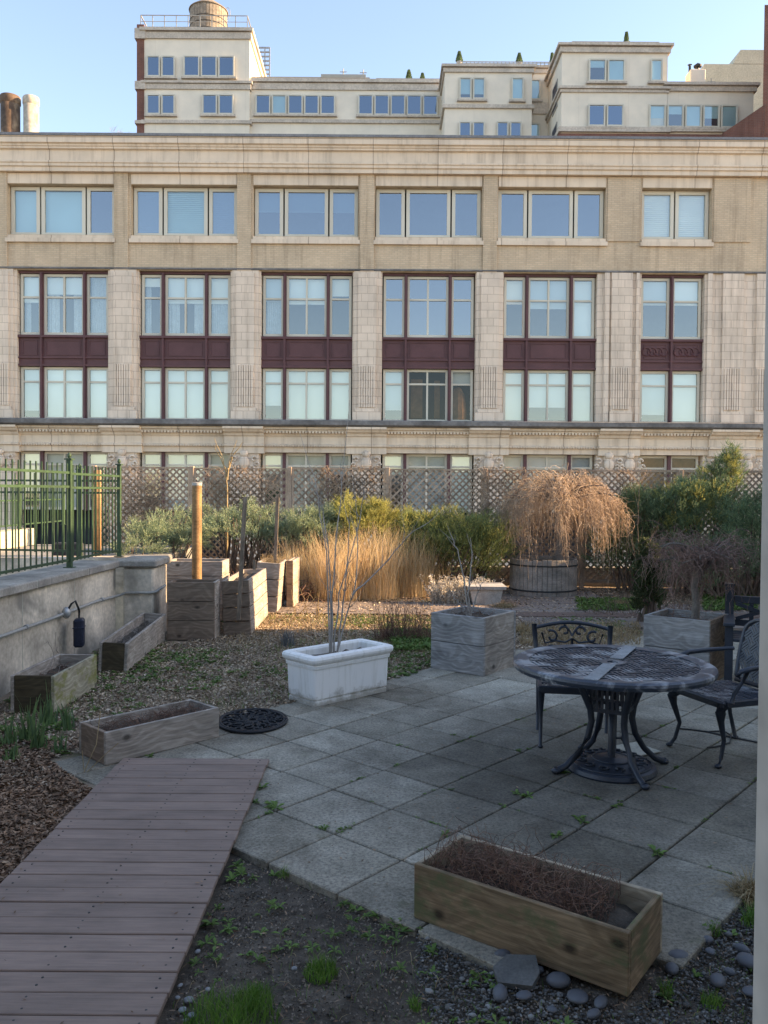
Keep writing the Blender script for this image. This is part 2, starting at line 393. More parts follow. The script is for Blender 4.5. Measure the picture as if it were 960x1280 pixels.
MT['brick_path'] = bricks('brick_paving', (.20, .13, .105), (.16, .11, .09), (.10, .085, .07), .2, .1, .008, axes='xy', stain=.3, streak=False)
MT['path_slab'] = bricks('path_paving', (.23, .19, .165), (.20, .165, .145), (.12, .10, .085), .6, .6, .01, axes='xy', stain=.3, streak=False)
MT['cedar'] = wood('cedar_board', (.33, .235, .15), (.145, .10, .065), 1.0, moss=(.10, .12, .06), stain=.45)
MT['cedar_rim'] = wood('cedar_rim', (.46, .39, .29), (.28, .22, .16), 0)
MT['greywood'] = wood('grey_board', (.48, .425, .37), (.26, .225, .195), 1.0, stain=.4)
MT['greywood_cool'] = wood('silver_grey_board', (.40, .395, .385), (.22, .215, .215), .9, stain=.4)
MT['browngrey'] = wood('brown_grey_board', (.30, .22, .165), (.165, .12, .09), .9, stain=.35)
MT['mossy'] = wood('mossy_board', (.48, .44, .33), (.28, .25, .18), .9, moss=(.20, .20, .045), stain=.5)
MT['darkwood'] = wood('dark_board', (.115, .09, .055), (.055, .045, .03), .8, stain=.4)  # darker brown board for two planter ends and the joists
MT['stake'] = wood('stake_wood', (.30, .235, .18), (.17, .13, .10), .3)
MT['post_wood'] = wood('orange_post', (.36, .22, .11), (.19, .105, .05), .6, stain=.55, rings=0)
MT['barrel'] = wood('barrel_stave', (.33, .30, .27), (.17, .15, .135), .0, stain=.5, rings=0)
MT['lattice'] = mottled('lattice_wood', (.42, .31, .23), .3, 2, 40, .9, .002, island=.35)
MT['white_pot'] = mottled('white_planter', (.84, .83, .80), .05, 3, 5, .45, .0005, second=(.62, .60, .55), second_amt=.55, bs=.1)
def pot_mat():
    m, t, b = mat_new('white_moulded_resin', .5, .35); v = coords(t)
    s_ = N(t, 'ShaderNodeSeparateXYZ'); t.links.new(v, s_.inputs[0])
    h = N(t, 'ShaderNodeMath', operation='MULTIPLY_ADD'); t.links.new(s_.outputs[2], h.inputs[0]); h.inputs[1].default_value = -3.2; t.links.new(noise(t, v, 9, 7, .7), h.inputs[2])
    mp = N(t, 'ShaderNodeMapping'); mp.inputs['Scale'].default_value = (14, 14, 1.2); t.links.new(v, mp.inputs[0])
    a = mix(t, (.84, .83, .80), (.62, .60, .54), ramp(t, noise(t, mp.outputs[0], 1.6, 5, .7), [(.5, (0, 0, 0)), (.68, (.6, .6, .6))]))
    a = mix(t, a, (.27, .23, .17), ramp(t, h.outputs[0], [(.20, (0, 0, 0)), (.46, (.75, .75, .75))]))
    t.links.new(a, b.inputs['Base Color']); return m
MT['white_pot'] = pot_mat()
MT['stone_pot'] = mottled('stone_pot', (.42, .41, .39), .25, 8, 60)
MT['slate'] = mottled('cast_aluminium_paint', (.02, .028, .042), .25, 8, 120, .42, .001, spec=.5)
MT['slate_worn'] = mottled('worn_cast_aluminium', (.028, .040, .060), .25, 8, 120, .42, .001, spec=.5, second=(.42, .44, .46), second_amt=.6)
MT['strip'] = mottled('bare_table_strip', (.26, .28, .29), .25, 9, 70, .6)
MT['rubber'] = mottled('black_rubber', (.012, .014, .018), .3, 10, 90, .55, .001)
MT['navy'] = mottled('navy_plastic', (.022, .028, .05), .2, 8, 60, .4, .001)
MT['card'] = mottled('pale_tile', (.52, .50, .42), .1, 8, 60)
MT['pebble'] = palette('river_pebble', [(.05, .06, .07), (.085, .095, .105), (.12, .12, .12), (.07, .08, .10)], .6, .4)
MT['gravel'] = palette('gravel', [(.04, .04, .04), (.09, .09, .088), (.15, .15, .145), (.06, .052, .045), (.26, .26, .25)], .8)
MT['crumb'] = palette('soil_crumb', [(.04, .033, .028), (.12, .098, .078), (.24, .195, .155), (.07, .058, .05)], .95)
MT['chip'] = palette('wood_chip', [(.22, .15, .10), (.40, .30, .21), (.52, .41, .30), (.31, .22, .15), (.15, .10, .07), (.60, .50, .39)], .9)
MT['chip_red'] = palette('reddish_wood_chip', [(.12, .065, .04), (.24, .145, .09), (.33, .21, .14), (.17, .10, .065), (.08, .05, .035), (.42, .29, .20)], .9)
MT['straw'] = palette('dry_straw', [(.30, .22, .12), (.40, .30, .17), (.22, .15, .08)], .85, trans=.2)
MT['tan_grass'] = palette('tan_ornamental_grass', [(.68, .46, .25), (.78, .58, .34), (.82, .70, .46), (.56, .36, .19)], .8, trans=.5)
MT['white_dry'] = palette('pale_dried_stem', [(.74, .68, .58), (.58, .51, .42), (.80, .76, .68)], .85, trans=.4)
MT['bark'] = mottled('grey_bark', (.16, .135, .115), .35, 12, 60, .9, .004)
MT['twig'] = palette('brown_twig', [(.11, .075, .055), (.17, .12, .09), (.08, .05, .04)], .85)
MT['twig_red'] = palette('red_brown_twig', [(.17, .085, .06), (.25, .14, .10), (.10, .055, .045), (.32, .20, .14)], .85)
MT['twig_gold'] = palette('weeping_strand', [(.44, .32, .22), (.60, .45, .33), (.32, .215, .15), (.70, .56, .43)], .8, trans=.2)
MT['twig_wine'] = palette('wine_twig', [(.20, .12, .10), (.27, .17, .14), (.14, .08, .07)], .85)
MT['twig_grey'] = palette('grey_twig', [(.24, .21, .185), (.36, .32, .285), (.17, .145, .13)], .85)
MT['jun_blue'] = palette('blue_green_juniper', [(.10, .16, .10), (.20, .27, .16), (.34, .40, .24), (.14, .20, .12), (.46, .48, .30)], .7, trans=.25)
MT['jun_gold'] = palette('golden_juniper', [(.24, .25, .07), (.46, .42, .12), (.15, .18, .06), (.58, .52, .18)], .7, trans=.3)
MT['jun_green'] = palette('green_juniper', [(.09, .14, .055), (.17, .22, .08), (.30, .32, .11), (.07, .10, .05)], .7, trans=.25)
MT['jun_dark'] = palette('dark_juniper', [(.08, .14, .08), (.13, .21, .11), (.22, .29, .14), (.06, .10, .07)], .7, trans=.2)
MT['evergreen'] = palette('column_evergreen', [(.03, .05, .02), (.055, .075, .03), (.09, .09, .035)], .7, trans=.2)
MT['grass'] = palette('green_grass', [(.09, .22, .03), (.15, .30, .05), (.06, .15, .025), (.20, .28, .08)], .6, trans=.35)
MT['weed'] = palette('weed_leaf', [(.11, .20, .05), (.17, .27, .07), (.08, .14, .04)], .6, trans=.3)
MT['daff'] = palette('bulb_leaf', [(.11, .20, .08), (.16, .26, .10), (.09, .16, .08)], .5, trans=.3)
MT['lavender'] = palette('grey_lavender', [(.12, .13, .13), (.17, .18, .18)], .8)

# ------------------------------------------------------------------ ground and terrace
mesh_obj('street_ground', [(-900, -900, -8), (900, -900, -8), (900, 900, -8), (-900, 900, -8)], [(0, 1, 2, 3)], MT['asphalt'])['kind'] = 'structure'
tm = MB().box(-40, 40, -30, 16.2, -8, -.06); tm.build('roof_terrace', MT['concrete'])['kind'] = 'structure'

KO = np.array([-.6345, 5.2252]); KY = .8518; S = .4572
KA = np.array([math.cos(KY), math.sin(KY)]); KB = np.array([KA[1], -KA[0]])
def kg(k, m): return tuple(KO + S * (k * KA + m * KB))

def sheet(name, poly, mat, z, amp=.012, step=.09, skirt=.08):
    p = np.array(poly); x0, y0 = p.min(0); x1, y1 = p.max(0)
    nx, ny = int((x1 - x0) / step) + 2, int((y1 - y0) / step) + 2
    gx = np.linspace(x0, x1, nx); gy = np.linspace(y0, y1, ny); X, Yg = np.meshgrid(gx, gy)
    Z = z + amp * (np.sin(X * 5.1 + Yg * 3.3) * .5 + np.sin(X * 13.7 - Yg * 9.1) * .3 + rng.normal(size=X.shape) * .25)
    idx = np.arange(nx * ny).reshape(ny, nx)
    cx = (X[:-1, :-1] + X[1:, 1:]) / 2; cy = (Yg[:-1, :-1] + Yg[1:, 1:]) / 2
    ok = inpoly(cx.ravel(), cy.ravel(), poly)
    f = np.stack([idx[:-1, :-1], idx[:-1, 1:], idx[1:, 1:], idx[1:, :-1]], -1).reshape(-1, 4)[ok]
    o = mesh_obj(name, np.stack([X, Yg, Z], -1), f, mat, smooth=True); return tag(o, kind='structure')
sheet('mulch_bed', [(-3.3, 3.0), (-1.66, 3.0), (-1.66, 4.6), (-1.66, 4.95), (1.9, 9.0), (9, 9.0), (9, 16), (-14, 16), (-14, 10.4), (-3.3, 10.4)], MT['mulchbase'], -.015, .012)
sheet('mulch_bed', [(-3.3, -2), (-1.66, -2), (-1.66, 3.0), (-3.3, 3.0)], MT['mulchbase'], -.015)
sheet('soil_bed', [(-.8, .2), (5, .2), (5, 8), (3.4, 8), (-.8, 4.4)], MT['bed'], -.035, .012)
sheet('joint_sand', [(-2.6, 5.5), (-.7, 3.9), (1.6, 2.6), (9, 2.6), (9, 12.5), (3.6, 12.5)], MT['bed'], -.042, .004)

# patio of square concrete slabs
pm = MB(); slab_cells = []
for m in range(-3, 14):
    for k in range(-3, 16):
        if m >= 1 and k < -2: continue
        cx, cy = kg(k + .5, m + .5)
        if m >= 6 or (m >= 5 and k < -1): continue
        if k < -2: continue
        if k == -2 and m < -2 and False: continue
        if cx > 6 or (k > 9 and m < -1): continue
        m0 = m if m > -3 else -2.72
        g = .006
        x0, y0 = k * S + g, m0 * S + g; x1, y1 = (k + 1) * S - g, (m + 1) * S - g
        Mx = Matrix(((KA[0], KB[0], 0, KO[0]), (KA[1], KB[1], 0, KO[1]), (0, 0, 1, 0), (0, 0, 0, 1)))
        Mt = Mx @ Matrix.Translation(((x0 + x1) / 2, (y0 + y1) / 2, random.uniform(-.003, .001))) @ Matrix.Rotation(random.gauss(0, .006), 4, 'Z') @ Matrix.Rotation(random.gauss(0, .003), 4, 'X') @ Matrix.Rotation(random.gauss(0, .003), 4, 'Y')
        hx, hy = (x1 - x0) / 2, (y1 - y0) / 2
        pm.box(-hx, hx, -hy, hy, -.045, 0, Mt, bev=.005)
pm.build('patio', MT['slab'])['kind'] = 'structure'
# steel edging along the lower side of the patio
e0, e1 = kg(-2.03, 1.5), kg(-2.03, 4.8)

# boardwalk
bm_ = MB(); y = 1.2; i = 0
while y < 5.36:
    h = min(.1235, 5.385 - y)
    j = random.uniform(-.003, .003)
    bm_.box(-1.685 + j, -.735 + j, y + .0025, y + h - .0025 + random.uniform(-.001, .001), .012, .034 + random.uniform(-.0015, .0015), bev=.003); y += .1265; i += 1
bw = bm_.build('boardwalk', MT['plank']); bw['kind'] = 'structure'
sm_ = MB()
y = 1.2
while y < 5.36:
    for sx in (-1.63, -1.21, -.79):
        for dy in (.035, .09):
            sm_.lathe([(0, .0355), (.0045, .0352), (.005, .0335)], (sx + random.uniform(-.008, .008), y + dy + random.uniform(-.01, .01), 0), 8)
    y += .1265
sm_.build('screw_heads', MT['metal_dark'], bw)
jm = MB(); jm.box(-1.66, -1.62, 1.2, 5.3, -.03, .0115); jm.box(-.80, -.76, 1.2, 5.3, -.03, .0115); jm.build('joist', MT['darkwood'], bw)

# garden path and brick edging in the distance
mesh_obj('garden_path', [(-2.2, 12.0, .012), (1.9, 11.9, .012), (1.9, 13.2, .012), (-2.2, 13.3, .012)], [(0, 1, 2, 3)], MT['path_slab'])['kind'] = 'structure'
MB().box(1.9, 8.5, 10.9, 13.2, -.03, .013).box(1.75, 3.7, 13.2, 14.9, -.03, .014).build('garden_path', MT['path_slab'])['kind'] = 'structure'
MB().box(1.9, 8.5, 11.75, 12.15, -.02, .024).build('brick_edging', MT['brick_path'])['kind'] = 'structure'

# ------------------------------------------------------------------ facade across the street
FY = 32.0
def fx(px, py=430): return P(px, py, FY)[0]
def fz(py): return P(480, py, FY)[1]
fac = thing('office_building', 'long tan brick and terracotta building across the street with maroon window panels', 'building', (0, FY, -8))
fac_children_dz = 8
def FB(mb, name, mat, **k): return mb.build(name, mat, fac, loc=(0, -FY, 8), **k)
XL, XR = fx(-90), fx(1060)
zt = fz(176)
# opening tables
bays1 = [(10, 143), (164, 296), (316, 447), (468, 601), (621, 755), (800, 887)]
bays2 = [(21, 135), (173.5, 288), (326, 440.5), (477.5, 594), (629, 746), (801, 880)]
bays1 = [(-141, -10)] + bays1 + [(960, 1046)]
bays2 = [(-131, -17)] + bays2 + [(1000, 1060)]
D0 = FY; 
def wall_row(mb, bays, z0, z1, y0=FY, y1=FY + .6, mat='terra'):
    xs = XL
    for a, b in bays + [(1060.01, 1061)]:
        xa, xb = min(XR, fx(a)), fx(b)
        if xa > xs + .01:
            FB(MB().box(xs, xa, y0, y1, z0, z1), 'pier_wall', MT[mat])
        xs = xb
mb = MB()
wall_row(None, bays1, fz(296), fz(233), mat='brick_tan'); mb.box(XL, XR, FY + .001, FY + .6, fz(340), fz(296)); mb.box(XL, XR, FY + .001, FY + .6, fz(233), fz(219))
FB(mb, 'brick_wall', MT['brick_tan'])
mb = MB()
for c in [-2 + 152.4 * i for i in range(0, 6)] + [1]:
    pass
for px in (1.5, 152, 305, 458, 611): FB(MB().box(fx(px - 8.7), fx(px + 8.7), FY - .07, FY - .001, fz(339.5), fz(219)), 'brick_pilaster', MT['brick_tan'])
for a, b in ((757, 798), (889, 935)): FB(MB().box(fx(a), fx(b), FY - .05, FY - .001, fz(300), fz(220)), 'brick_pilaster', MT['brick_tan'])
mb = MB()
wall_row(mb, bays2, fz(527), fz(340), FY + .02, FY + .6)
for c, w_ in ((2.5, 30), (154.5, 33), (307, 33), (459, 33), (611.5, 33)):
    mb = MB(); mb.box(fx(c - w_ / 2), fx(c + w_ / 2), FY - .05, FY + .019, fz(527), fz(339.5))
    mb.box(fx(c - w_ / 2 + 5), fx(c + w_ / 2 - 5), FY - .12, FY - .051, fz(527), fz(343))
    for q in range(7):
        u = fx(c - 9 + q * 3); mb.box(u - .034, u + .034, FY - .18, FY - .121, fz(510), fz(458))
    mb.box(fx(c - w_ / 2 - 1), fx(c + w_ / 2 + 1), FY - .2, FY - .1, fz(527), fz(515)); mb.box(fx(c - w_ / 2 + 2), fx(c + w_ / 2 - 2), FY - .17, FY - .1, fz(515), fz(511)); FB(mb, 'terracotta_pilaster', MT['terra'])
for c, w_ in ((757.5, 6), (776, 26), (796, 4), (886, 6), (915, 26), (955, 22)):
    mb = MB(); mb.box(fx(c - w_ / 2), fx(c + w_ / 2), FY - .08, FY + .019, fz(527), fz(339.5))
    if w_ > 20:
        for q in range(7):
            u = fx(c - 9 + q * 3); mb.box(u - .034, u + .034, FY - .14, FY - .081, fz(510), fz(458))
        mb.box(fx(c - w_ / 2 - 1), fx(c + w_ / 2 + 1), FY - .17, FY - .081, fz(527), fz(513))
    FB(mb, 'terracotta_pilaster', MT['terra'])
# cornice
def prof(y0, pts):   # pts (out, zpx)
    q = [(FY - o, fz(z)) for o, z in pts]; return [(FY + .3, q[0][1])] + q + [(FY + .3, q[-1][1])]
mb = MB()
mb.profile(prof(0, [(.42, 178), (.42, 186), (.34, 187), (.34, 189), (.30, 190), (.30, 192), (.2, 193), (.2, 206), (.30, 207), (.30, 209), (.26, 210), (.26, 213), (.20, 214), (.20, 219)]), XL, XR)
FB(mb, 'cornice', MT['stone'])
mb = MB(); mb.profile(prof(0, [(.47, 174.8), (.47, 178)]), XL, XR); mb.box(XL, XR, FY + 1.6, FY + 14, -8, fz(179)).box(XL, XR, FY + .3, FY + 1.6, fz(182), fz(179)); FB(mb, 'roof_coping', MT['coping_metal'])
mb = MB()
for (a, b) in bays1:
    FB(MB().box(fx(a + .5), fx(b - .5), FY - .03, FY + .2, fz(232.5), fz(220)), 'lintel', MT['stone']); FB(MB().box(fx(a - 2), fx(b + 2), FY - .10, FY + .2, fz(306), fz(301)).box(fx(a), fx(b), FY - .04, FY + .2, fz(301), fz(297)), 'sill', MT['stone'])
mb = MB(); mb.profile(prof(0, [(.55, 527), (.60, 528), (.60, 533), (.50, 535)]), XL, XR)
mb.profile(prof(0, [(.04, 336.5), (.08, 337), (.08, 339)]), XL, XR)
FB(mb, 'ledge', MT['ledge'])
mb = MB(); mb.profile(prof(0, [(.36, 535.2), (.36, 538), (.28, 539), (.24, 542), (.16, 543), (.12, 546), (.08, 547), (.08, 556), (.16, 557), (.16, 559), (.08, 560), (.06, 566.5)]), XL, XR)
for c, w_ in ((2, 48), (154, 50), (306.5, 50), (459, 50), (611.5, 50), (774, 52), (915, 58)):
    mb.profile(prof(0, [(.55, 535.3), (.55, 538), (.48, 539), (.42, 541.5), (.30, 543), (.26, 546), (.2, 547), (.2, 556), (.28, 557), (.28, 559), (.2, 560), (.2, 568)]), fx(c - w_ / 2), fx(c + w_ / 2))
FB(mb, 'entablature', MT['stone'])
mb = MB()
u = XL
while u < XR: mb.box(u, u + .07, FY - .33, FY - .2, fz(543), fz(540.2)); u += .125
FB(mb, 'dentil_course', MT['stone']); mb = MB()
u = XL
while u < XR: mb.box(u, u + .05, FY - .21, FY - .1, fz(559.5), fz(557.4)); u += .10
FB(mb, 'dentil_course', MT['stone'])
bays3 = [(a - 1, b + 1) for a, b in bays2]
mb = MB(); wall_row(mb, bays3, fz(700), fz(566.6), FY + .02, FY + .6)
for c in (2, 154, 306.5, 459, 611.5, 774, 915): FB(MB().box(fx(c - 18), fx(c + 18), FY - .12, FY + .019, fz(700), fz(568.2)), 'terracotta_pilaster', MT['terra'])
mb.box(XL, XR, FY, FY + .6, -8, fz(700))
FB(mb, 'lower_terracotta_wall', MT['terra'])
def cartouche(c):
    m = MB(); zc = fz(579)
    m.ell((fx(c), FY - .17, zc), (.20, .10, .26)); m.ell((fx(c), FY - .2, fz(568)), (.16, .1, .14))
    for s in (-1, 1):
        for (dx, dz, r) in ((.38, .12, .12), (.48, -.08, .09), (.28, -.22, .10)):
            th = np.linspace(0, 5.2, 14); pts = [(fx(c) + s * (dx + r * math.cos(a) * (1 - a / 9)), FY - .17, zc + dz + r * math.sin(a) * (1 - a / 9)) for a in th]
            m.tube(pts, .038, 6)
    return FB(m, 'cartouche', MT['terra'], smooth=True)
for c in (2, 154, 306.5, 459, 611.5, 762, 788, 905, 935): cartouche(c)

def window(parent, off, x0, x1, z0, z1, Y, mull=0, trans=0, fr=.07, gl='glass', blind=1.0, bm='blind', frame='frame_w', curtain=None, slats=False, room=None):
    m = MB(); d0, d1 = Y - .03, Y + .06
    m.box(x0, x1, d0, d1, z0, z0 + fr); m.box(x0, x1, d0, d1, z1 - fr, z1)
    m.box(x0, x0 + fr, d0, d1, z0 + fr, z1 - fr); m.box(x1 - fr, x1, d0, d1, z0 + fr, z1 - fr)
    if trans:
        zt_ = z0 + (z1 - z0) * trans; m.box(x0 + fr, x1 - fr, d0 + .01, d1, zt_ - .035, zt_ + .035)
    for k in range(mull):
        xm = x0 + (x1 - x0) * (k + 1) / (mull + 1); m.box(xm - .035, xm + .035, d0 + .004, d1 - .002, z0 + fr, z1 - fr)
    w_ = m.build('window', MT[frame], parent, loc=off)
    g = MB().add([(x0 + fr, Y + .03, z0 + fr), (x1 - fr, Y + .03, z0 + fr), (x1 - fr, Y + .03, z1 - fr), (x0 + fr, Y + .03, z1 - fr)], [(0, 1, 2, 3)]).build('pane', MT[gl], w_)
    if blind > 0:
        zb = z1 - fr - (z1 - z0 - 2 * fr) * blind
        m = MB()
        if slats:
            z = zb
            while z < z1 - fr: m.box(x0 + fr, x1 - fr, Y + .12, Y + .15, z, z + .055); z += .075
        m.box(x0 + fr * .5, x1 - fr * .5, Y + .16, Y + .17, zb, z1 - fr)
        m.build('blind', MT[bm], w_)
    if curtain:
        n = 24; v = []; f = []
        for q in range(n + 1):
            x = x0 + fr + (x1 - x0 - 2 * fr) * q / n; yy = Y + .25 + .03 * math.sin(q * 2.1)
            v += [(x, yy, z0 + .02), (x, yy, z1 - .02)]
        if curtain == 'left': sel = range(0, n // 3)
        elif curtain == 'both': sel = [q for q in range(n) if q < n * .28 or q > n * .7]
        else: sel = range(n)
        for q in sel: f.append((2 * q, 2 * q + 2, 2 * q + 3, 2 * q + 1))
        MB().add(v, f).build('curtain', MT['lace'], w_)
    return w_
OFF = (0, -FY, 8)
GY = FY + .28
# row 1
spec1 = {1: [('blind_b', 1, 'glass'), ('blind_b', 1, 'glass'), (None, 0, 'glass_b')], 2: [('blind_b', 1, 'glass_b'), ('blind_b', 1, 'glass'), ('blind_b', 1, 'glass_b')],
         3: [('blind_b', .45, 'glass_b'), ('blind_b', .45, 'glass_b'), ('blind_b', .45, 'glass_b')]}
for bi, (a, b) in enumerate(bays1):
    xa, xb = fx(a), fx(b); z0, z1 = fz(296), fz(233)
    if b - a > 100:
        cuts = [xa, xa + (xb - xa) * .285, xa + (xb - xa) * .715, xb]
    else: cuts = [xa, (xa + xb) / 2, xb]
    for q in range(len(cuts) - 1):
        bm, bl, gl = spec1.get(bi, [(None, 0, 'glass_b')] * 3)[q] if bi in spec1 else (None, 0, 'glass_b')
        if bi == 6: bm, bl, gl = 'blind', 1, 'glass'
        window(fac, OFF, cuts[q] + .03, cuts[q + 1] - .03, z0 + .02, z1 - .02, GY, fr=.13, gl=gl, blind=bl, bm=bm or 'blind_b', slats=(bi in (2, 6)))
rr = random.Random(5)
# rows 2, 3, 4
for bi, (a, b) in enumerate(bays2):
    xa, xb = fx(a), fx(b)
    if b - a > 100: fr_ = [0, .255, .73, 1.0]
    elif b - a > 70: fr_ = [0, .5, 1.0]
    else: fr_ = [0, .5, 1.0]
    cuts = [xa + (xb - xa) * q for q in fr_]
    for row, (p0, p1) in enumerate(((420, 343.5), (526.5, 460.5), (640, 567))):
        for q in range(len(cuts) - 1):
            x0, x1 = cuts[q] + .05, cuts[q + 1] - .05
            mull = 1 if (len(cuts) == 4 and q == 1) else 0
            kw = dict(gl='glass', blind=1, bm='blind', curtain=None)
            if row == 0:
                kw.update(blind=rr.choice([0, .15, .45, .3]) if bi < 5 else rr.choice([.42, .36, .5]), gl='glass', bm=rr.choice(['blind', 'blind_w', 'blind_g']))
                if bi in (1, 2): kw.update(curtain=['left', 'both', 'full'][q % 3])
                if bi in (4,) : kw.update(gl='glass_b', blind=0)
                if bi == 5 and q == 2: kw.update(blind=1)
                if bi == 3 and q == 0: kw.update(blind=.4, curtain='full')
            if row == 1:
                kw.update(blind=rr.choice([1, 1, 1, .94, .86, .72]), bm=rr.choice(['blind', 'blind', 'blind_w', 'blind_g']))
                if bi == 4 and q == 0: kw.update(blind=.8)
                if bi == 4 and q == 1: kw.update(blind=0, gl='glass_c')
                if bi == 4 and q == 2: kw.update(blind=.25, gl='glass_c')
            if row == 2: kw.update(bm=rr.choice(['blind', 'blind_w', 'blind_g']), blind=rr.choice([.35, .7, 1, 1]), gl=rr.choice(['glass', 'glass_c', 'glass']))
            if row == 2 and bi == 6: kw.update(blind=0, gl='glass_c')
            window(fac, OFF, x0, x1, fz(p0), fz(p1), GY, mull, .62 if row == 0 else (.72 if row == 1 else .78), fr=.095, frame='frame_w', **kw)
    # maroon mullions and spandrels
    m = MB()
    for q in range(1, len(cuts) - 1):
        m.box(cuts[q] - .06, cuts[q] + .06, FY + .12, GY + .1, fz(528), fz(341)); m.box(cuts[q] - .035, cuts[q] + .035, FY + .07, FY + .119, fz(528), fz(343))
        m.box(cuts[q] - .06, cuts[q] + .06, FY + .12, GY + .1, fz(641), fz(566.8))
    m.box(xa, xb, FY + .16, GY + .1, fz(343), fz(340.5))
    FB(m, 'mullion', MT['purple'])
    m = MB(); m.box(xa, xb, FY + .17, GY + .12, fz(460), fz(421)); m.box(xa, xb, FY + .06, FY + .169, fz(424), fz(421)); m.box(xa, xb, FY + .11, FY + .169, fz(450), fz(448)); m.box(xa, xb, FY + .09, FY + .169, fz(460), fz(457.5))
    for q in range(len(cuts) - 1):
        x0, x1 = cuts[q] + .16, cuts[q + 1] - .16
        for (u0, u1, v0, v1) in ((x0, x1, 446, 445), (x0, x1, 428, 427), (x0, x0 + .03, 445, 428), (x1 - .03, x1, 445, 428)):
            m.box(u0, u1, FY + .145, FY + .169, fz(v0), fz(v1))
        if bi == 6:
            n = 4
            for s_ in range(n):
                cx_ = x0 + (x1 - x0) * (s_ + .5) / n; th = np.linspace(0, 2 * np.pi, 12)
                m.tube([(cx_ + .16 * math.cos(t_), FY + .15, fz(436.5) + .16 * math.sin(t_)) for t_ in th], .03, 5)
    FB(m, 'spandrel_panel', MT['purple'])
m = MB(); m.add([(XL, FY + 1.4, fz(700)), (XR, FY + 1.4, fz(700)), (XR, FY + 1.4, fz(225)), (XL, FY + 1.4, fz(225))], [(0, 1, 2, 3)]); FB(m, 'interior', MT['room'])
m = MB(); m.box(fx(800), fx(882), FY + .9, FY + 1.0, fz(640), fz(567)); FB(m, 'amber_interior', MT['orange_room'])
m = MB(); m.box(fx(515), fx(530), FY + .9, FY + 1, fz(520), fz(470)); m.box(fx(545), fx(552), FY + .8, FY + .9, fz(520), fz(472)); m.ell((fx(575), FY + .8, fz(512)), (.35, .2, 1.0)); FB(m, 'amber_interior', MT['orange_room'])
# ------------------------------------------------------------------ pale stepped apartment block behind
def upper(name, label, sections, Y0=60):
    t = thing(name, label, 'building', (0, Y0, -8)); return t
UP = thing('apartment_building', 'pale stucco apartment block with stepped penthouse terraces behind the tan building', 'building', (0, 60, -8))
UOFF = (0, -60, 8)
def UB(m, name, mat, **k): return m.build(name, mat, UP, loc=UOFF, **k)
def section(px0, px1, ptop, Y, depth, bands, side=None, mat='stucco'):
    x0 = P(px0, 120, Y)[0]; x1 = P(px1, 120, Y)[0]; zt_ = P(480, ptop, Y)[1]
    m = MB(); m.box(x0, x1, Y, Y + depth, -8, zt_ - .02); UB(m, 'wall', MT[mat])
    m = MB()
    for (a, b, o) in bands:
        za, zb = P(480, b, Y)[1], P(480, a, Y)[1]
        m.box(x0 - o, x1 + o, Y - o, Y + depth + o, za, zb)
    UB(m, 'band_course', MT['trim'])
def uwin(px0, px1, py0, py1, Y, n, blinds=(), gl='glass_b'):
    x0, x1 = P(px0, 120, Y)[0], P(px1, 120, Y)[0]; 
    z1 = P((480), py0, Y)[1]; z0 = P(480, py1, Y)[1]
    for k in range(n):
        a = x0 + (x1 - x0) * k / n; b = x0 + (x1 - x0) * (k + 1) / n
        bl = blinds[k] if k < len(blinds) else 0
        w_ = window(UP, UOFF, a + .05, b - .05, z0, z1, Y - .16, fr=.085, gl='glass' if bl else 'glass_u', blind=0, frame='frame_w')
        MB().box(a + .15, b - .15, Y - .035, Y - .012, z0 + .1, z1 - .1).build('interior', MT['navy'], w_)
        if bl: MB().box(a + .14, b - .14, Y - .07, Y - .05, z1 - .1 - (z1 - z0 - .2) * bl, z1 - .1).build('blind', MT['blind_b'], w_)
    m = MB(); m.box(x0 - .1, x1 + .1, Y - .22, Y, z0 - .14, z0 - .01); UB(m, 'sill', MT['trim'])
def recess_room(px0, px1, py0, py1, Y): pass
# y pixels are corrected to the picture centre column
def cy(py, px): return py - (px - 480) * math.tan(ROLL)
Y1 = 60
section(180, 312, cy(37, 246), Y1, 14, [(cy(36, 246), cy(40, 246), .25), (cy(41, 246), cy(49, 246), .12), (cy(102, 246), cy(105, 246), .2), (cy(105.5, 246), cy(112, 246), .1), (cy(151, 246), cy(155, 246), .15)])
section(312.5, 562, cy(100, 430), Y1 + .3, 12, [(cy(100, 430), cy(104, 430), .22), (cy(105, 430), cy(113, 430), .1), (cy(150.5, 430), cy(154.5, 430), .15)])
section(171, 180, cy(30, 175), Y1 - .05, 13.9, [(cy(36, 175), cy(49, 175), .13), (cy(102, 175), cy(112, 175), .12), (cy(151, 175), cy(155, 175), .12)], mat='red_brick')
section(556, 665, cy(82, 610), 57, 15, [(cy(82, 610), cy(85, 610), .25), (cy(86, 610), cy(91, 610), .12), (cy(131.5, 610), cy(136, 610), .15)])
section(660, 712, cy(83, 680), 58.5, 14, [(cy(83, 680), cy(86, 680), .22), (cy(87, 680), cy(92, 680), .1), (cy(129, 680), cy(143, 680), .12)])
section(702, 834, cy(56, 765), 54, 16, [(cy(56, 765), cy(59, 765), .3), (cy(60, 765), cy(66.5, 765), .15), (cy(109, 765), cy(112, 765), .2), (cy(112.5, 765), cy(116, 765), .1), (cy(160, 765), cy(166, 765), .2)])
section(834.2, 942, cy(106, 890), 54.05, 16, [(cy(105, 890), cy(108.5, 890), .3), (cy(109, 890), cy(115, 890), .15), (cy(160, 890), cy(166, 890), .2)])
section(699, 944, cy(167, 820), 53.9, 1, [], mat='red_brick')
def W(px0, px1, py0, py1, Y, n, blinds=()):
    c_ = (px0 + px1) / 2; uwin(px0, px1, cy(py0, c_), cy(py1, c_), Y, n, blinds)
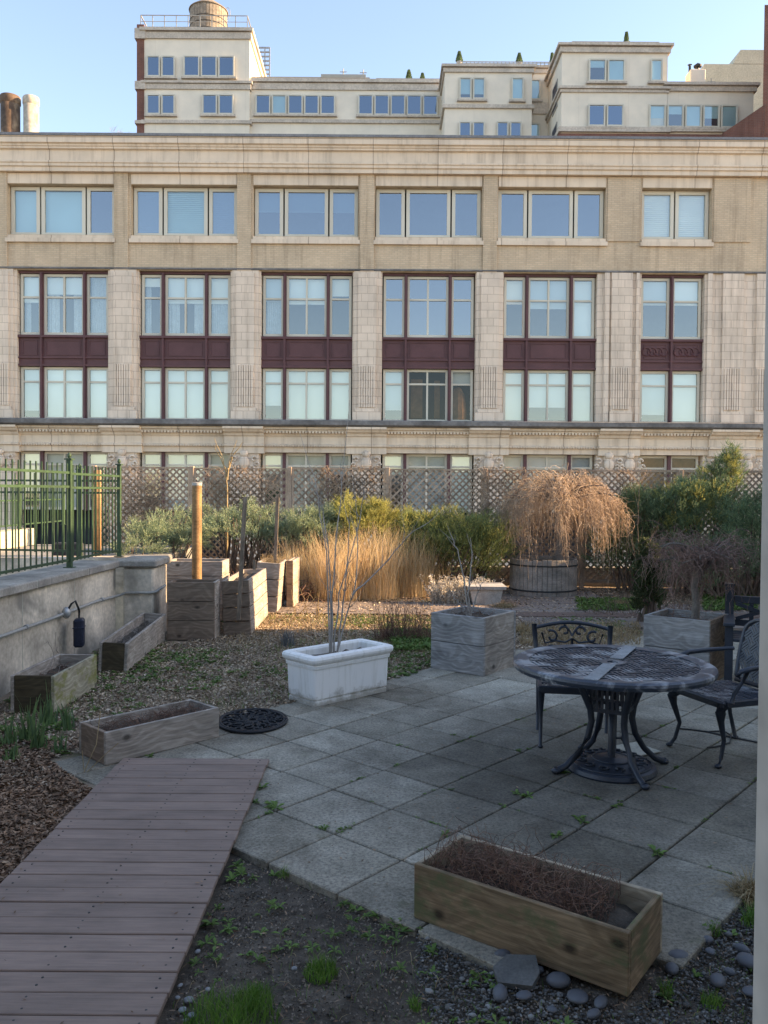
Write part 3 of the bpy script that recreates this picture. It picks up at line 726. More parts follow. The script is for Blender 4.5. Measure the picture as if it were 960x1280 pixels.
W(183, 220, 71, 97, Y1, 2); W(229, 294, 71, 97, Y1, 3); W(183, 220, 119, 144, Y1, 2); W(252.5, 293, 119, 144, Y1, 2)
W(183, 220, 171, 190, Y1, 2); W(229, 294, 171, 190, Y1, 3)
W(319, 420, 119.5, 144, Y1 + .3, 5, (0, 1, 0, 0, 0)); W(447, 548, 119.5, 145, Y1 + .3, 5); W(316, 420, 171, 190, Y1 + .3, 5); W(447, 548, 171, 190, Y1 + .3, 5)
W(573, 607, 98, 125, 57, 2, (.8, .8)); W(638, 655, 98, 126, 57, 1, (1,)); W(573, 607, 153, 175, 57, 2); W(620, 653, 153, 175, 57, 2, (0, 0))
W(660, 676, 100, 126, 58.5, 1, (1,)); W(660, 676, 155, 176, 58.5, 1, (1,))
W(734, 781, 75, 103, 54, 2, (.35, 1)); W(811, 828, 75, 103, 54, 1, (1,)); W(734, 780, 131.5, 159, 54, 2, (0, 0)); W(810, 922, 132, 160.5, 54.05, 5, (.6, .4, 1, .6, 1))
# side face windows of the right block
def side_window(px, py0, py1, Y):
    x = P(702, 120, 54)[0]; z1 = P(480, py0, 54)[1]; z0 = P(480, py1, 54)[1]
    m = MB()
    m.box(x - .05, x, Y, Y + 1.6, z0, z1); o = UB(m, 'window', MT['frame_d']); MB().box(x - .06, x - .051, Y + .12, Y + 1.48, z0 + .12, z1 - .12).build('pane', MT['navy'], o)
side_window(0, 85, 120, 55.2); side_window(0, 140, 168, 55.2)
def railing(px0, px1, py0, py1, Y, label, posts=8, back=0, name='roof_railing'):
    x0, x1 = P(px0, 120, Y)[0], P(px1, 120, Y)[0]; c_ = (px0 + px1) / 2; z1 = P(480, cy(py0, c_), Y)[1]; z0 = P(480, cy(py1, c_), Y)[1]
    m = MB(); m.box(x0, x1, Y - .02, Y + .02, z1 - .05, z1)
    m.box(x0, x1, Y - .015, Y + .015, (z0 + z1) / 2, (z0 + z1) / 2 + .03)
    for k in range(posts + 1):
        x = x0 + (x1 - x0) * k / posts; m.box(x - .025, x + .025, Y - .025, Y + .025, z0 - .05, z1 - .05)
    if back: m.box(x1 - .03, x1 + .03, Y, Y + back, z1 - .05, z1); m.box(x0 - .03, x0 + .03, Y, Y + back, z1 - .05, z1)
    tag(m.build(name, MT['frame_d']), label, 'railing', 'railings on the apartment roof')
railing(176, 309, 19, 36, 60.3, 'thin grey railing on the tower roof around the water tank', 9, 8)
railing(714, 823, 52, 56, 54.4, 'low pale railing on the highest roof at right', 22)
railing(573, 690, 77, 82, 57.3, 'low pale railing on the middle penthouse roof', 24)
railing(470, 553, 98, 101, 60.5, 'low railing on the long roof left of the middle penthouse', 12)
railing(835, 920, 104.5, 106, 54.3, 'low railing on the right roof terrace beside the small chimney', 12)
# slatted guard beside tower
m = MB(); a = P(314, 97, 60.5); b = P(462, 97, 60.5)
x = a[0]
while x < b[0]: m.box(x, x + .05, 60.5, 60.53, a[1] - .4, a[1] + .02); x += .11
m.box(a[0], b[0], 60.48, 60.56, a[1] + .02, a[1] + .07)
m.box(P(402, 0, 61)[0], P(458, 0, 61)[0], 60.8, 62, a[1] - .4, P(480, cy(94.5, 430), 61)[1]); tag(m.build('roof_guard', MT['frame_d']), 'dark slatted roof guard right of the tower', 'guard')
# ladder cage
m = MB(); Yc = 70
for (px) in (323, 331, 337):
    x = P(px, 80, Yc)[0]; m.box(x - .05, x + .05, Yc, Yc + .1, P(480, cy(96, 330), Yc)[1], P(480, cy(59, 330), Yc)[1])
for k in range(7):
    z = P(480, cy(60 + k * 5.5, 330), Yc)[1]; m.box(P(323, 80, Yc)[0], P(337, 80, Yc)[0], Yc - .03, Yc + .1, z, z + .09)
tag(m.build('roof_ladder', MT['metal_pale']), 'pale caged ladder on the roof right of the tower', 'ladder')
# water tank
xt, zt0 = P(255.5, 36, 64); wt = thing('water_tank', 'round wooden water tank with conical roof on the tower roof', 'water tank', (xt, 65.5, zt0 - .6))
rt = 22 / 1040 * 65; ht = P(480, cy(15, 255), 65.5)[1] - (zt0 - .6)
m = MB(); 
for k in range(36):
    a = 2 * math.pi * k / 36; m.box(-.5 * 2 * math.pi * rt / 36 + .01, .5 * 2 * math.pi * rt / 36 - .01, -.05, .05, 0, ht, TR(rt * math.cos(a), rt * math.sin(a), 0, a + math.pi / 2))
m.build('tank_wall', MT['tank'], wt)
m = MB()
for z in (.3, .8, 1.3, 1.75): m.lathe([(rt + .06, z), (rt + .09, z + .02), (rt + .06, z + .05)], (0, 0, 0), 40)
m.build('hoop', MT['metal_dark'], wt)
m = MB(); m.lathe([(rt + .12, ht - .05), (rt + .14, ht), (.12, ht + 1.05), (0, ht + 1.2)], (0, 0, 0), 28); m.build('roof', MT['tank'], wt, smooth=False)
m = MB(); th = np.linspace(0, 2 * np.pi, 16); m.tube([(rt + .1 + .35 * math.cos(t_) * .6, 0, ht - .1 + .45 * math.sin(t_)) for t_ in th], .02, 5); m.build('hatch_rail', MT['frame_d'], wt)
# chimneys, small shrubs on roofs
m = MB(); cx0, cz0 = P(869, 105, 56); m.box(cx0 - .5, cx0 + .5, 55.5, 56.5, cz0 - .3, cz0 + .75, bev=.04); ch = tag(m.build('chimney', MT['stucco']), 'small pale chimney with two metal cowls on the right roof', 'chimney')
m = MB(); m.lathe([(.1, .75), (.1, 1.1), (.25, 1.1), (.28, 1.2), (0, 1.4)], (cx0 + .15, 56, cz0), 10); m.lathe([(.08, .75), (.08, 1.2), (.15, 1.25), (0, 1.3)], (cx0 - .38, 56, cz0), 10); m.build('cowl', MT['metal_dark'], ch)
m = MB(); a0 = P(800 + 65, 108, 66); a1 = P(948, 82, 66)
section_cream = m.box(P(868, 100, 66)[0], P(950, 100, 66)[0], 64, 72, -8, P(480, cy(96.5, 905), 66)[1]); m.add([(P(903, 96, 66)[0], 64, P(480, cy(96, 905), 66)[1]), (P(912, 85, 66)[0], 64, P(480, cy(79, 905), 66)[1]), (P(960, 85, 66)[0], 64, P(480, cy(79, 905), 66)[1]), (P(960, 96, 66)[0], 64, P(480, cy(96, 905), 66)[1]),
    (P(903, 96, 66)[0], 72, P(480, cy(96, 905), 66)[1]), (P(912, 85, 66)[0], 72, P(480, cy(79, 905), 66)[1]), (P(960, 85, 66)[0], 72, P(480, cy(79, 905), 66)[1]), (P(960, 96, 66)[0], 72, P(480, cy(96, 905), 66)[1])], [(0, 3, 2, 1), (4, 5, 6, 7), (0, 1, 5, 4), (1, 2, 6, 5), (2, 3, 7, 6)])
tag(m.build('cream_building', MT['cream_wall']), 'cream building with sloping glazed roof at far right', 'building')
# red brick building at far right
rb = thing('brick_building', 'red brick building cut by the right edge behind the pale block', 'building', (0, 50, -8))
m = MB(); x0 = P(954, 100, 50)[0]; m.prism([(x0, 50), (x0 + 20, 50), (x0 + 20, 62), (x0 * 1.26, 62)], -8, P(480, cy(6, 955), 50)[1])
xw = P(904, 170, 53.5)[0]
v = [(xw, 53.5, -8), (x0 + .1, 49.9, -8), (x0 + .1, 49.9, P(480, cy(131, 940), 50)[1]), (xw, 53.5, P(480, cy(166, 905), 53.5)[1]), (xw, 55, -8), (x0 + .1, 55, -8), (x0 + .1, 55, P(480, cy(131, 940), 50)[1]), (xw, 55, P(480, cy(166, 905), 53.5)[1])]
m.add(v, [(0, 1, 2, 3), (7, 6, 5, 4), (3, 2, 6, 7), (0, 3, 7, 4)]); m.build('wall', MT['red_brick'], rb, loc=(0, -50, 8))
m = MB(); xs0 = P(941, 172, 51)[0]; m.box(xs0, xs0 + .5, 50.75, 51.3, P(480, 177, 51)[1] - .6, P(480, 168, 51)[1]); m.build('window', MT['frame_w'], rb, loc=(0, -50, 8))
# flues on the near roof
for px, r_, ptop, lab, mt in ((13, 11.5, 121, 'rusty brown flue pipe, wider and left of two', 'rust'), (39, 9, 122, 'pale flue pipe with rusty top, right of two', 'rust')):
    x, z = P(px, 174, 36); z1 = P(px, ptop, 36)[1]; r_ = r_ / 1040 * 36
    m = MB(); m.lathe([(0, -1.5), (r_, -1.5), (r_, z1 - z), (r_ * .88, z1 - z), (r_ * .88, z1 - z - .5), (0, z1 - z - .5)], (0, 0, 0), 24); m.lathe([(r_ + .001, z1 - z - .35), (r_ + .03, z1 - z - .3), (r_ + .03, z1 - z - .05), (r_ + .001, z1 - z)], (0, 0, 0), 24)
    if px == 39: mtl = mottled('pale_rusty_flue', (.52, .46, .38), .2, 1, 8, .6, .002, second=(.20, .11, .06), second_amt=.8)
    else: mtl = MT[mt]
    tag(m.build('flue_pipe', mtl, loc=(x, 36, z), smooth=True), lab, 'flue pipe', 'flues on the roof')
# small potted conifers on the penthouse roofs
for px, pb, pt, Y, lab in ((574, 78, 66, 57.6, 'small conical evergreen on the left corner of the middle penthouse roof'), (649, 79, 68, 57.6, 'small dark evergreen mid way along the middle penthouse roof'),
                       (690, 80, 68, 57.9, 'narrow dark shape at the right end of the middle penthouse roof'), (783, 54, 42, 54.6, 'narrow dark evergreen on the highest roof at right'),
                       (511, 101, 89, 61, 'small bushy evergreen on the long roof, left one'), (528, 102, 93, 61, 'tiny bushy evergreen on the long roof, right one')):
    x, z = P(px, pb, Y); h = (pb - pt) / 1040 * Y
    n = 900; t_ = rng.uniform(0, 1, n) ** .8; a = rng.uniform(0, 6.28, n); rr_ = (1 - t_) * h * (.33 if px not in (690, 783) else .2) * rng.uniform(.4, 1, n)
    c = np.stack([rr_ * np.cos(a), rr_ * np.sin(a), t_ * h], 1); d = unit(np.stack([np.cos(a), np.sin(a), 1 + 0 * a], 1))
    o = thing('potted_conifer', lab, 'shrub', (x, Y, z), 0, 'evergreens on the penthouse roofs')
    quads_obj('foliage', leaves(c, d, .14, .07), MT['jun_dark'], o); MB().lathe([(0, -.25), (.14, -.25), (.2, .03), (0, .03)], (0, 0, 0), 10).build('pot', MT['stone_pot'], o)

# bare tree top behind the near roof
def bare_tree(parent, base, h, spread, levels=5, r0=.06, mat='twig', seed=1, split=3, seg=4, name='branches'):
    rg = random.Random(seed); paths = []; rads = []
    def grow(p, d, L, r, lv):
        pts = [np.array(p)]; dd = np.array(d, float)
        for i in range(seg):
            dd = dd + np.array([rg.gauss(0, .12), rg.gauss(0, .12), rg.gauss(0, .06) + .03]); dd /= np.linalg.norm(dd)
            pts.append(pts[-1] + dd * L / seg)
        paths.append(pts); rads.append([r * (1 - .35 * i / seg) for i in range(seg + 1)])
        if lv == 0: return
        for k in range(split):
            at = pts[rg.choice(range(2, seg + 1))]; a = rg.uniform(0, 6.28)
            nd = dd + spread * np.array([math.cos(a), math.sin(a), rg.uniform(-.1, .5)]); nd /= np.linalg.norm(nd)
            grow(at, nd, L * rg.uniform(.6, .8), r * .6, lv - 1)
    grow(base, (0, 0, 1), h * .35, r0, levels)
    v, f = tubes(np.array(paths), np.array(rads), 4)
    return mesh_obj(name, v, f, MT[mat], parent)
x, z = P(150, 178, 58); t = thing('bare_tree', 'leafless tree top left of the pale tower behind the roof', 'tree', (x, 58, z - 4.2)); MB().tube([(0, 0, -4), (0, 0, 1)], [.25, .15], 8).build('trunk', MT['bark'], t); bare_tree(t, (0, 0, .8), 5.2, .8, 6, .09, 'twig_grey', 3)

# ------------------------------------------------------------------ own building behind the camera, added shade wing and shade wall at right
ob = thing('home_building', 'pale rendered rooftop house with the garden door behind the viewer', 'building', (0, -.3, 0))
m = MB(); m.box(-14, 7.2, -8, -.3, 0, 3.2); m.build('wall', MT['stucco'], ob, loc=(0, .3, 0))
m = MB(); m.box(-14.1, 7.2, -8.1, -.2, 3.2, 3.35); m.build('coping', MT['coping'], ob, loc=(0, .3, 0))
wg = thing('added_shade_wing', 'unseen pale wing added at right to shade the foreground', 'building', (7.4, 5, 0))  # unseen block added to cast the foreground shade; pale to bounce light
m = MB(); m.box(7.4, 14, -.3, 11.0, 0, 5.5); m.build('wall', MT['stucco'], wg, loc=(-7.4, -5, 0)); m = MB(); m.box(7.3, 14.1, -.2, 11.01, 5.5, 5.65); m.build('coping', MT['coping'], wg, loc=(-7.4, -5, 0))
m = MB(); m.box(7.6, 7.8, 11.02, 15.9, -.06, 2.45, bev=.01); tag(m.build('added_shade_wall', MT['concrete']), 'unseen low wall added at right to shade the back bed', 'wall')  # unseen wall added to keep low sun off the right of the bed
# open door leaf at the right edge
od = thing('open_door', 'grey painted door standing open at the right edge of the view', 'door', (.3615, -.3, 0))
m = MB(); m.box(0, .045, 0, 1.1, .03, 2.12, bev=.004); m.build('door_leaf', MT['door_paint'], od)
m = MB(); m.tube([(.045, 1.0, 1.0), (.10, 1.0, 1.0), (.10, .88, 1.0)], .01, 8); m.build('handle', MT['metal_pale'], od)
m = MB()
for z in (.25, 1.05, 1.85): m.tube([(.02, -.005, z - .05), (.02, -.005, z + .05)], .012, 8)
m.build('hinge', MT['metal_pale'], od)
# ------------------------------------------------------------------ lattice fence and terrace edge
LY = 15.6
fence = thing('lattice_fence', 'tall weathered brown lattice fence along the back of the garden', 'fence', (0, LY, 0))
FTOP = P(480, 585.5, LY)[1]
def lattice_panel(x0, x1, z0, z1, y):
    m = MB(); sp = .088; wd = .033
    c = sp * math.sqrt(2)
    for sgn, yo in ((1, -.008), (-1, .008)):
        k = -60
        for k in range(-80, 120):
            # line: z - z0 = sgn*(x - x0) + k*c
            xs = []
            for (xx, zz) in (((x0), None), ((x1), None), (None, z0), (None, z1)):
                if xx is not None: zz_ = z0 + sgn * (xx - x0) + k * c; xx_ = xx
                else: zz_ = zz; xx_ = x0 + sgn * (zz - z0 - k * c)
                if x0 - 1e-6 <= xx_ <= x1 + 1e-6 and z0 - 1e-6 <= zz_ <= z1 + 1e-6: xs.append((xx_, zz_))
            if len(xs) < 2: continue
            xs.sort(); a, b = xs[0], xs[-1]; L = math.hypot(b[0] - a[0], b[1] - a[1])
            if L < .08: continue
            Mx = Matrix.Translation(((a[0] + b[0]) / 2, y + yo + random.uniform(-.002, .002), (a[1] + b[1]) / 2)) @ Matrix.Rotation(-math.atan2(b[1] - a[1], b[0] - a[0]), 4, 'Y')
            m.box(-L / 2, L / 2, -.0065, .0065, -wd / 2, wd / 2, Mx)
    return m
xf0 = P(118, 600, LY)[0]; x = xf0; PW = 1.83
while x < 8.6:
    lattice_panel(x + .045, x + PW - .045, .12, FTOP - .03, 0).build('lattice_panel', MT['lattice'], fence)
    fm = MB(); fm.box(x + .04, x + PW - .04, -.025, .025, FTOP - .035, FTOP + random.uniform(-.012, .01)); fm.box(x + .04, x + PW - .04, -.025, .025, .08, .14)
    fm.box(x + .04, x + .075, -.022, .022, .14, FTOP - .035); fm.box(x + PW - .075, x + PW - .04, -.022, .022, .14, FTOP - .035)
    fm.build('panel_frame', MT['lattice'], fence)
    MB().box(x - .042, x + .038, -.045, .045, -.06, FTOP + .015, bev=.006).build('post', MT['lattice'], fence)
    x += PW
tag(MB().box(-12, 8.6, 15.9, 16.15, -.06, .35, bev=.01).build('edge_parapet', MT['coping']), 'low concrete parapet at the back edge of the roof garden', 'wall')
# dry vines on the lattice
def vine(x0, x1, z0, z1, n, y=LY - .06):
    K = 12; p = np.zeros((n, K, 3))
    p[:, 0, 0] = rng.uniform(x0, x1, n); p[:, 0, 2] = rng.uniform(z0, z1, n); p[:, 0, 1] = y
    d = rng.normal(size=(n, 2))
    for k in range(1, K):
        d = unit(d + rng.normal(size=(n, 2)) * .6)
        p[:, k, 0] = p[:, k - 1, 0] + d[:, 0] * .05; p[:, k, 2] = np.clip(p[:, k - 1, 2] + d[:, 1] * .05, .1, FTOP + .04); p[:, k, 1] = y + rng.normal(size=n) * .02
    return tubes(p, np.tile(np.linspace(.0045, .002, K), (n, 1)), 3)
for (a, b, z0, z1, n, lab) in ((152, 205, .9, 1.9, 340, 'dry brown vine tangle on the lattice beside the green fence'), (262, 330, 1.1, 2.05, 300, 'dry vine on the lattice above the leaning planters'),
                              (395, 470, 1.1, 2.1, 330, 'dry vine on the lattice behind the thin bare stems'), (600, 660, 1.1, 2.1, 250, 'dry vine on the lattice left of the weeping tree'),
                              (765, 800, 1.3, 2.05, 150, 'dry vine on the lattice right of the weeping tree')):
    v, f = vine(P(a, 600, LY)[0], P(b, 600, LY)[0], z0, z1, n)
    tag(mesh_obj('climbing_vine', v, f, MT['twig_gold']), lab, 'vine', 'dry vines on the lattice')

# ------------------------------------------------------------------ retaining wall, pier, green iron fence
WZ = .935
wa = np.array([-3.36, 3.6]); wb = np.array([-3.13, 9.85]); wd_ = unit(wb - wa); wn = np.array([-wd_[1], wd_[0]])    # wn points left
ang = math.atan2(wd_[1], wd_[0])
wall = thing('retaining_wall', 'low weathered concrete wall with stone coping along the left side', 'wall', (wa[0], wa[1], 0), ang)
L = np.linalg.norm(wb - wa)
MB().box(0, L, .05, .40, -.1, WZ - .085).build('wall', MT['concrete'], wall)
cm = MB(); q = -.02; cuts = [0, 1.35, 2.75, 4.1, 5.3, L - .0]
for i in range(len(cuts) - 1): cm.box(cuts[i] + .006, cuts[i + 1] - .006, -.01, .47, WZ - .083, WZ, bev=.012)
cm.build('coping', MT['coping'], wall)
mj = MB()
for c in cuts[1:-1]: mj.box(c - .0055, c + .0055, -.004, .465, WZ - .08, WZ - .004)
mj.build('mortar_joint', MT['card'], wall)
# stains: thin plaster lines on the wall face
mj = MB()
for c in (1.3, 2.6, 3.9, 5.05): mj.box(c, c + .008, .047, .0495, 0, WZ - .09)
for z0 in (.42,): 
    for c in (1.4, 1.9, 2.2, 2.7): mj.box(c, c + .22, .047, .0495, z0, z0 + .012)
mj.build('block_joint', MT['card'], wall)
pier = thing('wall_pier', 'square concrete pier with coping at the end of the low wall', 'pier', (-3.13, 9.85, 0), 0)
MB().box(.03, .39, .02, .66, -.1, WZ - .085, bev=.02).build('pier', MT['concrete'], pier)
MB().box(-.04, .44, -.03, .72, WZ - .083, WZ + .012, bev=.02).build('coping', MT['coping'], pier)
wall2 = MB().box(-14, -3.16, 10.25, 10.6, -.1, WZ - .01); 
tag(wall2.build('back_wall', MT['concrete']), 'grey concrete wall running left behind the green iron fence', 'wall')
# conduit, junction box and hanging outlet cover
def wp(s, out, z): return tuple(wa + wd_ * s - wn * out) + (z,)
def onwall(px, py, out=.0):
    # point of the wall face seen at a pixel
    d = ray(px, py); n = -wn; t = np.dot(n, wa - 0 + (-wn) * out) / (n[0] * d[0] + n[1] * d[1]); return np.array([d[0] * t, d[1] * t, d[2] * t + EYE])
cpts = [onwall(-30, 808, 0), onwall(0, 796, 0), onwall(60, 775, 0), onwall(83, 766, 0), onwall(120, 752, 0), onwall(150, 744, 0)]
cd = thing('conduit_pipe', 'grey metal conduit pipe with a round box running along the low wall', 'conduit', tuple(cpts[0]))
off_ = Vector(cpts[0])
def rel(p): return tuple(np.array(p) - np.array(off_))
e = np.array(cpts[-1]); pf = [(-3.05, 9.84, e[2] + .03), (-2.76, 9.84, e[2] + .035), (-2.71, 9.88, e[2] + .04), (-2.71, 10.3, e[2] + .07)]
mm = MB(); mm.tube([rel(p) for p in cpts] + [rel(p) for p in pf], .016, 8); mm.build('pipe', MT['frame_d'], cd, smooth=True)
mm = MB()
for px, py in ((33, 784), (127, 749.5)):
    c = onwall(px, py, .0); mm.tube([rel(c - np.array([0, .02, -.001])), rel(c + np.array([0, .02, .001]))], .024, 10)
mm.build('pipe_clamp', MT['metal_pale'], cd)
jb = onwall(83, 766, .02); mm = MB(); mm.ell(rel(jb), (.045, .05, .06)); mm.build('junction_box', MT['metal_pale'], cd, smooth=True)
ob_ = onwall(99, 789, .10)
ot = thing('outlet_cover', 'dark navy weatherproof outlet cover hanging from a looped cable on the wall', 'outlet cover', tuple(ob_))
mm = MB(); mm.box(-.05, .05, -.08, .08, -.155, .13, bev=.018); mm.build('cover', MT['navy'], ot, rotz=.25)
MB().box(-.056, .056, -.086, .086, .035, .05, bev=.004).build('lid_seam', MT['navy'], ot, rotz=.25)
lp = [jb, jb + np.array([.05, 0, .09]), jb + np.array([.09, .0, .12]), (jb + ob_) / 2 + np.array([.06, 0, .13]), ob_ + np.array([0, 0, .2]), ob_ + np.array([0, 0, .12])]
mm = MB(); mm.tube([tuple(np.array(p) - ob_) for p in lp], .011, 8); mm.build('cable', MT['metal_dark'], ot, smooth=True)

def picket_run(name, label, A, B, z0, z1, posts, gap=.115, rails=(0.04, -.16, -.30), big=.026, pk=.0062):
    A = np.array(A, float); B = np.array(B, float); Ln = np.linalg.norm(B - A); d = (B - A) / Ln
    t = thing(name, label, 'fence', (A[0], A[1], z0), math.atan2(d[1], d[0]), 'green iron fences')
    H = z1 - z0; m = MB()
    s = gap / 2
    while s < Ln:
        if all(abs(s - p) > .05 for p in posts): m.box(s - pk, s + pk, -pk, pk, .06, H - .02)
        s += gap
    m.build('pickets', MT['green_iron'], t)
    m = MB(); m.box(0, Ln, -.012, .012, .07, .095); m.box(0, Ln, -.014, .014, H - .13, H - .105); m.box(0, Ln, -.014, .014, H - .28, H - .255)
    m.build('rail', MT['green_iron'], t)
    for p in posts:
        m = MB(); m.box(p - big, p + big, -big, big, 0, H + .02, bev=.003); m.box(p - big - .015, p + big + .015, -big - .015, big + .015, H + .02, H + .035); m.lathe([(0, H + .035), (.012, H + .04), (.022, H + .06), (.022, H + .075), (.01, H + .095), (0, H + .1)], (p, 0, 0), 10); m.box(p - .05, p + .05, -.05, .05, 0, .008)
        m.build('post', MT['green_iron'], t)
    return t
pA = wa + wn * .3 + wd_ * 1.4; p85 = np.array(G(87, 709.5, WZ)); p149 = np.array(G(149, 696, WZ)); 
d1 = unit(p85 - pA); L1 = np.linalg.norm(p85 - pA)
picket_run('iron_fence', 'green iron picket fence standing on the low wall nearest the viewer', pA, p85, WZ, 2.07, [L1 * .02, L1])
L2 = np.linalg.norm(p149 - p85)
picket_run('iron_fence', 'short green iron fence from the big ball topped post to the sunlit corner post', p85 + unit(p149 - p85) * .04, p149, WZ + .002, 2.06, [L2 - .04], gap=.105, big=.022)
picket_run('iron_fence', 'sunlit green iron fence running left from the corner post', p149 + np.array([-.03, .03]), p149 + np.array([-7, .9]), WZ - .02, 2.0, [.5, 2.4, 4.6, 6.8], gap=.13, big=.024)
picket_run('iron_fence', 'distant sunlit green iron fence on the cream wall far left', (-6.75, 17.5), (-6.75, 11.2), 1.03, 1.83, [0, 2.1, 4.2, 6.3], gap=.12, big=.03)
MB().box(-12, -3.5, 10.62, 15.85, -.06, .72).build('side_terrace', MT['grey_floor'])['kind'] = 'structure'
tag(MB().box(-7.0, -6.6, 10.7, 15.8, .72, 1.03, bev=.01).build('cream_parapet', MT['cream_wall']), 'low cream parapet lit by the sun far left behind the green fence', 'wall')
x, y = -4.55, 13.2; z = .72
tag(MB().lathe([(0, 0), (.06, 0), (.06, 1.35), (.05, 1.36), (0, 1.36)], (0, 0, 0), 14).build('wooden_post', MT['post_wood'], loc=(x, y, z), smooth=True), 'round orange brown post seen through the green fence', 'post')
tag(MB().box(-.2, .2, -.12, .12, 0, .25, bev=.02).build('metal_box', MT['metal_dark'], loc=(-4.75, 12.5, .72)), 'small dark box on the deck behind the green fence', 'box')

# ------------------------------------------------------------------ planters
def planter(name, label, Np, Lp, Rp, H, mats, boards=1, th=.028, group=None, soil=.75, tilt=None, cat='planter', flare=0, gap=.006, rim=None):
    Np, Lp, Rp = (np.array(p, float)[:2] for p in (Np, Lp, Rp))
    lx = Lp - Np; rx = Rp - Np; A = np.linalg.norm(lx)
    ux = lx / A; uy = np.array([-ux[1], ux[0]]);
    B = rx @ uy
    if B < 0: uy = -uy; B = -B
    # local frame: x along N->L, y along N->R ; use right handed by angle
    c = Np + ux * A / 2 + uy * B / 2
    rz = math.atan2(ux[1], ux[0]); sgn = 1 if (uy @ np.array([-ux[1], ux[0]])) > 0 else -1
    t = thing(name, label, cat, (c[0], c[1], 0), rz, group)
    if tilt: t.rotation_euler[0] = tilt[0]; t.rotation_euler[1] = tilt[1]
    ma, mbm, mc = mats if isinstance(mats, tuple) else (mats, mats, mats)
    def panel(nm, Ln, mat, loc, rot, H=H, nb=boards, sc_=1.0):
        m = MB(); hb = H / nb
        for k in range(nb):
            dx = random.uniform(-.003, .003) if nb > 1 else 0
            m.box(-Ln / 2 + dx, Ln / 2 + dx, -th / 2 + dx, th / 2 + dx, k * hb + (gap / 2 if k else 0), (k + 1) * hb - gap / 2, bev=.003)
        return m.build(nm, MT[mat], t, loc=loc, rotz=rot)
    ya = -B / 2 * sgn
    panel('side_panel', A, ma, (0, ya + sgn * th / 2, 0), 0)               # the long face through N and L
    panel('side_panel', A, mc, (0, -ya - sgn * th / 2, 0), 0)
    panel('end_panel', B - 2 * th - .004, mbm, (-A / 2 + th / 2, 0, 0), math.pi / 2)
    panel('end_panel', B - 2 * th - .004, mc, (A / 2 - th / 2, 0, 0), math.pi / 2)
    # soil
    n = 16; X, Y_ = np.meshgrid(np.linspace(-A / 2 + th, A / 2 - th, n), np.linspace(-B / 2 + th, B / 2 - th, n))
    Z = H * soil + rng.normal(size=X.shape) * .012
    idx = np.arange(n * n).reshape(n, n); f = np.stack([idx[:-1, :-1], idx[:-1, 1:], idx[1:, 1:], idx[1:, :-1]], -1).reshape(-1, 4)
    mesh_obj('soil', np.stack([X, Y_, Z], -1), f, MT['bed'], t, smooth=True)
    t['A'] = A; t['B'] = B; t['H'] = H
    return t
def twig_tangle(parent, A, B, z, n, mat='twig_red', h=.16, L=.3, name='dead_stems', r=.0016, cx=0, cyy=0, seg=7, up=.6):
    p = np.zeros((n, seg, 3)); p[:, 0, 0] = rng.uniform(-A / 2, A / 2, n) + cx; p[:, 0, 1] = rng.uniform(-B / 2, B / 2, n) + cyy; p[:, 0, 2] = z + rng.uniform(0, h * .5, n)
    d = unit(rng.normal(size=(n, 3)) * np.array([1, 1, .5]) + np.array([0, 0, up]))
    ln = rng.uniform(.4, 1, n)[:, None] * L / seg
    for k in range(1, seg):
        d = unit(d + rng.normal(size=(n, 3)) * .38 + np.array([0, 0, -.06])); p[:, k] = p[:, k - 1] + d * ln
    p[..., 0] = np.clip(p[..., 0], cx - A / 2, cx + A / 2); p[..., 1] = np.clip(p[..., 1], cyy - B / 2, cyy + B / 2); p[..., 2] = np.clip(p[..., 2], z - .01, z + h)
    v, f = tubes(p, np.tile(np.linspace(r, r * .55, seg), (n, 1)), 3)
    return mesh_obj(name, v, f, MT[mat], parent)
GRP = 'wooden planters around the garden'
# near cedar planter
t = planter('wooden_planter', 'long cedar planter with knots full of dead red stems nearest the viewer', G(785, 1247), G(517, 1147), G(832, 1190), .232, ('cedar', 'cedar', 'cedar_rim'), 1, .022, GRP, .62)
A, B, H = t['A'], t['B'], t['H']
twig_tangle(t, A * .80, B * .8, H * .62, 900, h=.145, L=.30, cx=A * .07); twig_tangle(t, A * .78, B * .74, H * .62, 80, h=.24, L=.26, cx=A * .07, up=1.6)
# planter on the slabs at left
t = planter('wooden_planter', 'long pale grey wooden planter beside the end of the boardwalk', G(132, 957), G(274, 921), G(93, 943), .215, ('greywood', 'browngrey', 'greywood'), 1, .026, GRP, .66)
twig_tangle(t, t['A'] * .9, t['B'] * .7, t['H'] * .66, 420, h=.085, L=.2, mat='twig_red')
# mossy planter
t = planter('wooden_planter', 'wooden planter with green moss on its side against the low wall', G(68, 892), G(121, 859), G(15, 890), .30, ('mossy', 'darkwood', 'greywood'), 1, .028, GRP, .62)
twig_tangle(t, t['A'] * .3, .1, .25, 5, h=.3, L=.45, mat='twig_grey', up=2, r=.003)
twig_tangle(t, t['A'] * .9, t['B'] * .7, t['H'] * .62, 120, h=.05, L=.2)
t = planter('wooden_planter', 'tilted dark ended planter against the wall next to the pier', G(158, 840), G(206, 800), G(121, 841), .325, ('greywood', 'darkwood', 'greywood'), 1, .03, GRP, .65, tilt=(.05, -.02))
t.location[2] = -.02
twig_tangle(t, t['A'] * .8, t['B'] * .7, t['H'] * .64, 60, h=.12, L=.3, mat='twig_grey')
